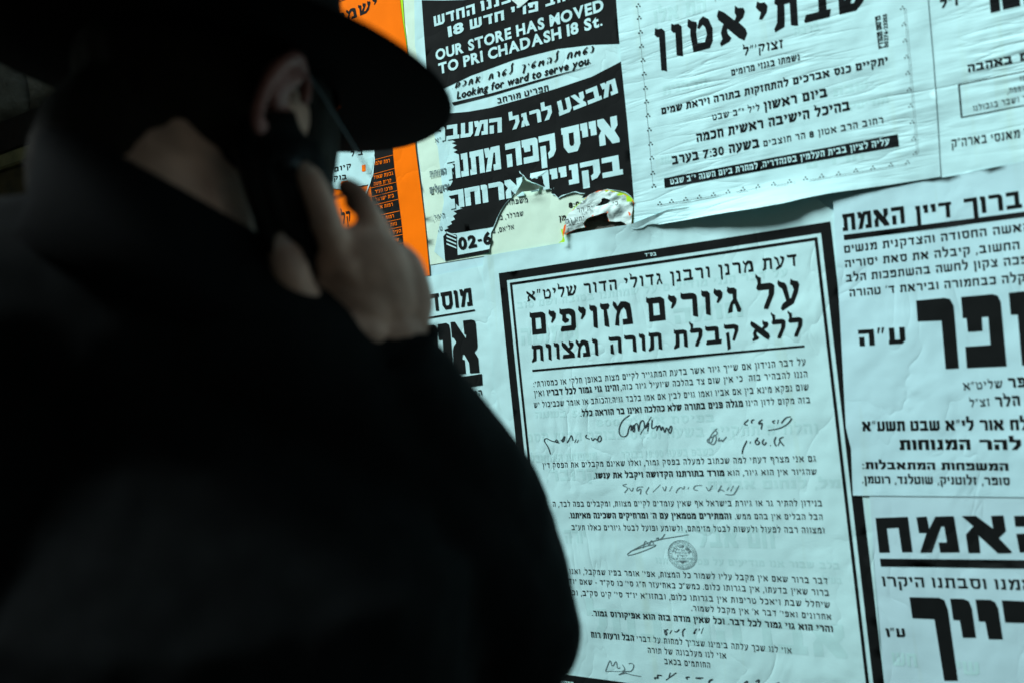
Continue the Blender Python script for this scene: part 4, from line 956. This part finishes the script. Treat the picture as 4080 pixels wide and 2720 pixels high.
brim = lathe_oval([(.078, .097, .002), (.12, .14, -.0005), (.16, .185, -.001), (.1632, .1885, .0015), (.16, .185, .004), (.12, .14, .0045), (.08, .10, .006), (.078, .097, .002)], 72, brimf, 'hat_brim', M_FELT, man)
crown = lathe_oval([(.079, .098, .004), (.080, .099, .03), (.079, .097, .06), (.076, .093, .09), (.070, .086, .112), (.058, .072, .124), (.04, .05, .127), (.015, .02, .127)], 56, crownf, 'hat_crown', M_FELT, man)
def bandf(x, y, z_, a, j): return hatp(x, y, z_, a, j)
bandf.cap = False
lathe_oval([(.0805, .0995, .008), (.0818, .1008, .010), (.0818, .1008, .038), (.0800, .099, .040)], 56, bandf, 'hat_ribbon', M_RIBBON, man)

# head frame
kr, kf, ku = frame_axes(.36, .42, .05)
HD = HC - hu * .040 + hf * .002 - kf * 0.004               # head centre
def hp(x, y, z_): return HD + kr * x + kf * y + ku * z_
def head_r(d):
    """local direction -> point on head surface (x right, y front, z up)"""
    x, y, z_ = d
    p = Vector((x * .077, y * .098, z_ * .115))
    if z_ < 0:
        t_ = -z_
        p.x *= 1 - .18 * t_ * t_; p.y = p.y * (1 - .25 * t_ * t_) + .014 * t_
        if y < 0: p.y *= 1 - .45 * t_
        if y > .2: p.y += .006 * t_
    if y > 0.75:
        n_ = math.exp(-((x) / .16) ** 2)
        p.y += .022 * n_ * math.exp(-((z_ + .18) / .16) ** 2)      # nose
        p.y += .006 * n_ * math.exp(-((z_ + .55) / .10) ** 2)      # lips
        p.y -= .009 * math.exp(-((abs(x) - .36) / .14) ** 2) * math.exp(-((z_ - .02) / .13) ** 2)   # eye sockets
        p.y += .004 * math.exp(-((z_ - .22) / .1) ** 2)
    return p
def ring_sphere(fn, nu=40, nv=28, z0=-1, z1=1):
    V, Fc = [], []
    for j in range(nv + 1):
        ph = -math.pi / 2 + math.pi * j / nv
        for i in range(nu):
            a = 2 * math.pi * i / nu
            V.append(fn(Vector((math.cos(ph) * math.cos(a), math.cos(ph) * math.sin(a), math.sin(ph)))))
    for j in range(nv):
        for i in range(nu):
            Fc.append((j * nu + i, j * nu + (i + 1) % nu, (j + 1) * nu + (i + 1) % nu, (j + 1) * nu + i))
    return V, Fc
def add_mesh(bm, V, Fc):
    vs = [bm.verts.new(v) for v in V]
    for f in Fc:
        try: bm.faces.new([vs[i] for i in f])
        except ValueError: pass
def limb(bm, pts, n_=14, flat=None):
    """closed tapered tube through [(point, radius)], rounded ends"""
    P = [Vector(p) for p, r in pts]; R = [r for p, r in pts]
    Q, RR = [], []
    for i in range(len(P) - 1):                                  # catmull-rom
        p0, p1, p2, p3 = P[max(i - 1, 0)], P[i], P[i + 1], P[min(i + 2, len(P) - 1)]
        for k in range(5):
            t_ = k / 5
            Q.append(.5 * ((2 * p1) + (p2 - p0) * t_ + (2 * p0 - 5 * p1 + 4 * p2 - p3) * t_ ** 2 + (3 * p1 - p0 - 3 * p2 + p3) * t_ ** 3)); RR.append(R[i] + (R[i + 1] - R[i]) * t_)
    Q.append(P[-1]); RR.append(R[-1])
    t0 = (Q[0] - Q[1]).normalized(); t1 = (Q[-1] - Q[-2]).normalized()
    q2, r2 = [], []
    for k in range(4, 0, -1):
        a = k / 4 * 1.45; q2.append(Q[0] + t0 * RR[0] * math.sin(a)); r2.append(RR[0] * math.cos(a))
    q2 += Q; r2 += RR
    for k in range(1, 5):
        a = k / 4 * 1.45; q2.append(Q[-1] + t1 * RR[-1] * math.sin(a)); r2.append(RR[-1] * math.cos(a))
    up = Vector((.3, .2, 1)); rings = []
    for i, q in enumerate(q2):
        tg = (q2[min(i + 1, len(q2) - 1)] - q2[max(i - 1, 0)]).normalized()
        u = (up - tg * up.dot(tg)).normalized(); v = tg.cross(u)
        if flat:
            fd, fk = flat
        rg = []
        for k in range(n_):
            a = 2 * math.pi * k / n_; o_ = (u * math.cos(a) + v * math.sin(a)) * r2[i]
            if flat: o_ = o_ - flat[0] * o_.dot(flat[0]) * (1 - flat[1])
            rg.append(bm.verts.new(q + o_))
        rings.append(rg)
    for a, b_ in zip(rings, rings[1:]):
        for k in range(n_): bm.faces.new([a[k], a[(k + 1) % n_], b_[(k + 1) % n_], b_[k]])
    bm.faces.new(rings[0][::-1]); bm.faces.new(rings[-1])
def remesh(o, vs, smooth=2):
    md = o.modifiers.new('remesh', 'REMESH'); md.mode = 'VOXEL'; md.voxel_size = vs; md.use_smooth_shade = True
    if smooth:
        ms = o.modifiers.new('smooth', 'SMOOTH'); ms.iterations = smooth; ms.factor = .5
    # bake so that object is an ordinary mesh
    dg = bpy.context.evaluated_depsgraph_get(); dg.update()
    me = bpy.data.meshes.new_from_object(o.evaluated_get(dg)); old = o.data; mats = [m_ for m_ in old.materials]
    o.modifiers.clear(); o.data = me; me.name = o.name
    if not me.materials:
        for m_ in mats: me.materials.append(m_)
    me.polygons.foreach_set('use_smooth', [True] * len(me.polygons)); bpy.data.meshes.remove(old)
    return o

bm = bmesh.new()
V, Fc = ring_sphere(lambda d: hp(*head_r(d)), 56, 40); add_mesh(bm, V, Fc)
bd = -c2w(Vector((.0, 0, 1)))
CC = DP(385, 415, .487)
NB = CC + Vector((0, 0, -.03))                                       # base of the neck
limb(bm, [(hp(0, -.022, -.045), .058), (hp(0, -.030, -.075), .056), (NB, .060), (NB + Vector((0, 0, -.06)), .066)])
# ear (our side)
def ear(side):
    c = hp(.077 * side, -.026, -.012); o_ = kr * side
    er, eu = (-kf * .90 + ku * -.42).normalized(), (ku * .90 - kf * -.42 * -1).normalized()
    eu = (ku * .92 + kf * .38).normalized(); er = (-kf * .92 + ku * .38).normalized()
    rim = []
    for k in range(13):
        a = math.radians(-110 + k * 250 / 12)
        rr = 1.0
        rim.append((c + er * (.019 * math.cos(a) + .006) + eu * (.033 * math.sin(a)) + o_ * (.008 + .012 * max(0, math.cos(a))), .0042))
    limb(bm, rim, 8)
    limb(bm, [(c + er * .004 + o_ * .002, .013), (c + er * .016 + o_ * .012, .012), (c + er * .012 + eu * .018 + o_ * .012, .010)], 10, (o_, .45))
    limb(bm, [(c - er * .008 + eu * -.024 + o_ * .004, .007), (c + er * .002 + eu * -.033 + o_ * .008, .008)], 8, (o_, .5))
    limb(bm, [(c - er * .010 + eu * .004 + o_ * .002, .005), (c - er * .006 + eu * -.008 + o_ * .008, .005)], 8)
ear(1); ear(-1)
# right forearm and hand holding the phone
WR = DP(893, 775, .500)
PALM = [(WR, .026), (DP(872, 715, .492), .027), (DP(855, 660, .486), .030), (DP(845, 620, .482), .027)]
vw = c2w(Vector((-.25, -.1, 1))).normalized()
limb(bm, [(DP(985, 1010, .527), .032), (DP(925, 890, .509), .028), (WR, .026)])
limb(bm, [(WR, .025), (DP(862, 700, .487), .030), (DP(832, 625, .476), .031)], 16, (vw, .55))
limb(bm, [(WR, .024), (DP(905, 700, .496), .027), (DP(892, 640, .492), .026)], 16, (vw, .55))
limb(bm, [(DP(862, 742, .488), .020), (DP(832, 695, .476), .020), (DP(806, 640, .472), .018)], 14, (vw, .7))
fing = [
 [(DP(798, 645, .470), .0108), (DP(780, 590, .463), .0101), (DP(752, 510, .452), .0095), (DP(729, 448, .453), .0088), (DP(710, 408, .458), .0078)],
 [(DP(846, 640, .478), .0100), (DP(852, 585, .474), .0095), (DP(850, 508, .476), .0087), (DP(826, 456, .488), .0079), (DP(798, 432, .500), .0070)],
 [(DP(880, 645, .488), .0098), (DP(883, 590, .490), .0092), (DP(872, 532, .494), .0084), (DP(843, 486, .506), .0077), (DP(812, 464, .517), .0068)],
 [(DP(907, 668, .498), .0092), (DP(911, 622, .502), .0084), (DP(898, 574, .511), .0077), (DP(872, 534, .523), .0070), (DP(846, 514, .531), .0062)]]
for f_ in fing: limb(bm, f_, 12)
for (x0_, y0_, z0_), (x1_, y1_, z1_) in (((872, 712, .482), (800, 618, .4635)), ((884, 712, .484), (846, 610, .470)), ((898, 714, .488), (879, 618, .482)), ((908, 722, .492), (904, 645, .492))):
    limb(bm, [(DP(x0_, y0_, z0_), .0045), (DP((x0_ + x1_) / 2, (y0_ + y1_) / 2, (z0_ + z1_) / 2 - .004), .0055), (DP(x1_, y1_, z1_), .0112)], 10)
for f_ in fing:                                              # finger joints
    q_ = f_[2][0]; limb(bm, [(q_ - fw * .0016, f_[2][1] * 1.04), (q_ - fw * .0016 + Vector((0, 0, -.002)), f_[2][1] * 1.04)], 10)
limb(bm, [(DP(835, 765, .480), .0180), (DP(755, 750, .466), .0150), (DP(690, 685, .455), .0125), (DP(668, 622, .450), .0112), (DP(652, 574, .455), .0096)], 14)
# other arm hangs down, hand at the side
SHL = CP(-.43, .03, .50); SHR = DP(800, 945, .505)
down = Vector((0, 0, -1))
limb(bm, [(NB + Vector((0, 0, -.08)), .056), (NB + Vector((0, 0, -.20)) + fw * .08, .05), (NB + Vector((0, 0, -.5)) + fw * .10, .05)])
limb(bm, [(NB + Vector((0, 0, -.14)), .035), (DP(60, 700, .487), .03), (SHL, .035), (SHL + down * .28, .038), (SHL + down * .52, .032)])
limb(bm, [(NB + Vector((0, 0, -.14)), .035), (DP(630, 815, .48), .03), (SHR, .033), (DP(985, 1200, .54), .036), (DP(1142, 1430, .56), .034), (DP(1085, 1190, .57), .032), (DP(985, 1010, .527), .030)])
limb(bm, [(SHL + down * .5, .034), (SHL + down * .62 + fw * .03, .027)])
LH = SHL + down * .70 + fw * .035
limb(bm, [(SHL + down * .60 + fw * .03, .026), (LH, .036)], 14, (rt, .5))
for k in range(4):
    b0 = LH + fw * (.022 - .015 * k) + down * .03; limb(bm, [(b0, .0095), (b0 + down * .035 + rt * .004, .0088), (b0 + down * (.065 - .006 * abs(k - 1)) + rt * .014, .0075)], 10)
limb(bm, [(LH + fw * .03, .012), (LH + fw * .048 + down * .03, .0105), (LH + fw * .05 + down * .055, .0088)], 10)
bmesh.ops.recalc_face_normals(bm, faces=bm.faces[:])
body = from_bm('body', bm, M_SKIN, man, True); remesh(body, .0022, 2)
body.data.materials.append(M_EAR)
_e = [hp(.085 * q_, -.032, -.012) - man.location for q_ in (1, -1)]
_c = [0.0] * (3 * len(body.data.vertices)); body.data.vertices.foreach_get('co', _c)
_mi = []
for p_ in body.data.polygons:
    v0 = 3 * p_.vertices[0]; q_ = Vector((_c[v0], _c[v0 + 1], _c[v0 + 2]))
    _mi.append(1 if min((q_ - e_).length for e_ in _e) < .042 and abs((q_ + man.location - HD).dot(kr)) > .0785 else 0)
body.data.polygons.foreach_set('material_index', _mi)

# hair: shell over the back and sides of the skull, with tapered nape
def hairfn(d):
    p = head_r(d); back = max(0, -d.y + .15)
    low = -.66 if d.y < -.1 else -.15
    k = 1 + .055 + .02 * noise.noise(Vector((d.x * 6, d.y * 6, d.z * 3)))
    if d.z < low - .1: k = .93
    elif d.z < low: k = .93 + (k - .93) * (d.z - low + .1) / .1
    if d.y > .42: k = .95
    if d.z < .40 and -.05 < d.y < .66 and abs(d.x) > .3: k = 1.035 + .02 * noise.noise(d * 14)
    if d.z < -.05 and .5 < d.y < .92 and abs(d.x) > .2: k = 1.05 + .03 * noise.noise(d * 14)
    if d.z < -.45 and d.y > .3: k = 1.05 + .03 * noise.noise(d * 12)
    if abs(d.x) > .80 and -.30 < d.z < .10 and -.34 < d.y < .04: k = .93
    q = p * k; return hp(*q)
V, Fc = ring_sphere(hairfn, 64, 48)
bm = bmesh.new(); add_mesh(bm, V, Fc)
limb(bm, [(hp(-.014, -.045, -.045), .056), (hp(-.016, -.044, -.075), .054), (hp(-.018, -.036, -.098), .044)], 24)
hair = from_bm('hair', bm, M_HAIR, man, True); remesh(hair, .004, 2)
_n = [v.normal.copy() for v in hair.data.vertices]
for v, n0_ in zip(hair.data.vertices, _n):
    p = v.co + man.location; v.co += n0_ * .0022 * noise.noise(Vector((p.x * 90, p.y * 90, p.z * 25)))
# nails
bm = bmesh.new()
for f_ in (fing[0],):
    a, b_ = f_[-2][0], f_[-1][0]; dirn = (b_ - a).normalized(); o_ = (-vw - dirn * (-vw).dot(dirn)).normalized()
    limb(bm, [(a.lerp(b_, .7) + o_ * .0068, .0042), (b_ + dirn * .003 + o_ * .0062, .0044)], 10, (o_, .3))
from_bm('fingernail', bm, M_NAIL, man, True)
bm = bmesh.new(); a, b_ = DP(668, 622, .450), DP(652, 574, .455); dirn = (b_ - a).normalized(); o_ = (-vw - dirn * (-vw).dot(dirn)).normalized()
limb(bm, [(a.lerp(b_, .6) + o_ * .0088, .0055), (b_ + dirn * .004 + o_ * .0080, .0055)], 10, (o_, .3)); from_bm('fingernail', bm, M_NAIL, man, True)

# spectacles
sp = empty('spectacles', (0, 0, 0)); sp.parent = man; sp.location = Vector((0, 0, 0))
def tube_obj(name, pts, r, mat, parent):
    bm = bmesh.new(); limb(bm, [(p, r) for p in pts], 8); return from_bm(name, bm, mat, parent, True)
for s_ in (1, -1):
    tube_obj('temple', [hp(.081 * s_, -.030, .014), hp(.082 * s_, -.012, .026), hp(.082 * s_, .03, .018), hp(.076 * s_, .108, .006)], .0006, M_METAL, sp)
    pts = [hp(s_ * (.036 + .027 * math.cos(a)), .112 - .012 * abs(math.cos(a)) * 0, -.006 + .019 * math.sin(a)) for a in [2 * math.pi * k / 16 for k in range(17)]]
    tube_obj('rim', pts, .0012, M_METAL, sp)
    mesh_obj('lens', [p for p in pts[:16]], [tuple(range(16))], M_GLASS, man)
    tube_obj('hinge', [hp(.076 * s_, .108, .006), hp(.066 * s_, .113, .002)], .0014, M_METAL, sp)
tube_obj('bridge', [hp(-.010, .114, 0), hp(0, .118, .004), hp(.010, .114, 0)], .0013, M_METAL, sp)

# coat
bm = bmesh.new()
SB = CC + Vector((0, 0, -.105))
tr_ = c2w(Vector((1, 0, -.25))).normalized(); tf_ = Vector((0, 0, 1)).cross(tr_).normalized()
chest = SB + Vector((0, 0, -.16)) + fw * .03
limb(bm, [(DP(120, 800, .51), .070), (DP(50, 1100, .53), .095), (DP(40, 1700, .57), .12), (DP(60, 2600, .60), .14)], 18)
limb(bm, [(SB + Vector((0, 0, -.045)), .078), (chest, .175), (chest + Vector((0, 0, -.25)), .170), (chest + Vector((0, 0, -.5)), .185), (chest + Vector((0, 0, -.78)), .21)], 24, (tf_, .68))
limb(bm, [(SB + Vector((0, 0, .01)), .068), (DP(630, 798, .475), .054), (SHR, .057), (DP(985, 1200, .54), .062), (DP(1146, 1430, .56), .062)], 18)
limb(bm, [(SB + Vector((0, 0, .01)), .068), (DP(740, 1080, .54), .075), (DP(830, 1400, .60), .11), (DP(860, 1900, .64), .14), (DP(880, 2700, .68), .155)], 18)
limb(bm, [(DP(1146, 1430, .56), .061), (DP(1090, 1190, .57), .061), (DP(990, 1010, .527), .048), (DP(930, 900, .508), .041), (DP(900, 846, .502), .0355)], 18)
limb(bm, [(SB + Vector((0, 0, .01)), .072), (DP(60, 690, .485), .068), (SHL, .074), (SHL + down * .28, .066), (SHL + down * .52 + fw * .01, .050)], 18)
bmesh.ops.recalc_face_normals(bm, faces=bm.faces[:])
coat = from_bm('coat', bm, M_COAT, man, True); remesh(coat, .007, 4)
_n = [v.normal.copy() for v in coat.data.vertices]
for v, n0_ in zip(coat.data.vertices, _n):                     # soft folds
    p = v.co + man.location
    v.co += n0_ * (.006 * noise.noise(Vector((p.x * 9, p.y * 9, p.z * 5 + p.x * 6))) + .0022 * noise.noise(p * 34))
# collar: turned band round the neck
V, Fc = [], []
for j, (rr, zz) in enumerate([(.064, -.05), (.066, -.004), (.0675, .002), (.072, .0), (.080, -.040), (.088, -.060), (.080, -.075)]):
    for i in range(40):
        a = 2 * math.pi * i / 40; fr = max(0, math.sin(a))
        V.append(CC + tr_ * rr * math.cos(a) + tf_ * rr * 1.02 * math.sin(a) + Vector((0, 0, zz - .018 * math.sin(a) - .034 * max(0, math.cos(a) + .25))))
for j in range(6):
    for i in range(40): Fc.append((j * 40 + i, j * 40 + (i + 1) % 40, (j + 1) * 40 + (i + 1) % 40, (j + 1) * 40 + i))
bm = bmesh.new(); add_mesh(bm, V, Fc); from_bm('collar', bm, M_LAPEL, man, True)
# sleeve cuff rim
_ca = (DP(950, 880, .508) - DP(893, 775, .500)).normalized(); _cu = _ca.cross(fw).normalized(); _cv = _ca.cross(_cu)
tube_obj('cuff', [DP(900, 812, .501) + (_cu * math.cos(a) + _cv * math.sin(a)) * .0345 for a in [2 * math.pi * k / 14 for k in range(15)]], .0035, M_COAT, man)
# trousers and shoes
hipc = Vector((chest.x, chest.y, .92))
bm = bmesh.new()
for s_ in (1, -1):
    h0 = hipc + tr_ * .09 * s_; ft = Vector((h0.x, h0.y, .09)) + tr_ * .02 * s_
    limb(bm, [(h0, .105), (h0.lerp(ft, .5), .075), (ft, .058)], 16)
trs = from_bm('trousers', bm, M_COAT, man, True); remesh(trs, .012, 2)
for s_ in (1, -1):
    bm = bmesh.new(); ft = Vector((hipc.x, hipc.y, .045)) + tr_ * .11 * s_
    limb(bm, [(ft - tf_ * .06, .042), (ft + tf_ * .06, .045), (ft + tf_ * .17 - Vector((0, 0, .006)), .036)], 14, (Vector((0, 0, 1)), .85)); from_bm('shoe', bm, M_SHOE, man, True)

# phone
A0, B0 = DP(616, 280, .466), DP(728, 640, .467)
ph = empty('mobile_phone', (A0 + B0) / 2, 'black handheld phone pressed to the man\'s ear', 'phone')
ax = (B0 - A0).normalized(); L_ = (B0 - A0).length
nrm = (kr * .80 - kf * .45 ); nrm = (nrm - ax * nrm.dot(ax)).normalized(); sd_ = ax.cross(nrm).normalized()
def pbox(name, mat, a0, a1, s0, s1, n0, n1, bev, parent):
    bm = bmesh.new(); r_ = bmesh.ops.create_cube(bm, size=1)
    if bev: bmesh.ops.bevel(bm, geom=bm.edges[:], offset=.18, segments=3, affect='EDGES')
    for v in bm.verts:
        x, y, z_ = v.co + Vector((.5, .5, .5))
        v.co = A0 + ax * (a0 + (a1 - a0) * x) + sd_ * (s0 + (s1 - s0) * y) + nrm * (n0 + (n1 - n0) * z_)
    bmesh.ops.recalc_face_normals(bm, faces=bm.faces[:])
    return from_bm(name, bm, mat, parent, True)
pbox('handset', M_PHONE, -.004, L_, -.0265, .0265, -.010, .010, True, ph)
pbox('battery_cover', M_PHONE, .02, L_ * .8, -.020, .020, .0095, .0125, True, ph)
pbox('screen', M_KEYS, .02, L_ * .5, -.019, .019, -.0112, -.0096, False, ph)
for i in range(4):
    for j in range(3): pbox('key', M_KEYS, L_ * .56 + i * .011, L_ * .56 + i * .011 + .008, -.017 + j * .012, -.007 + j * .012, -.0115, -.0098, False, ph)
pbox('camera_window', M_KEYS, .028, .036, -.006, .006, .0123, .0131, False, ph)
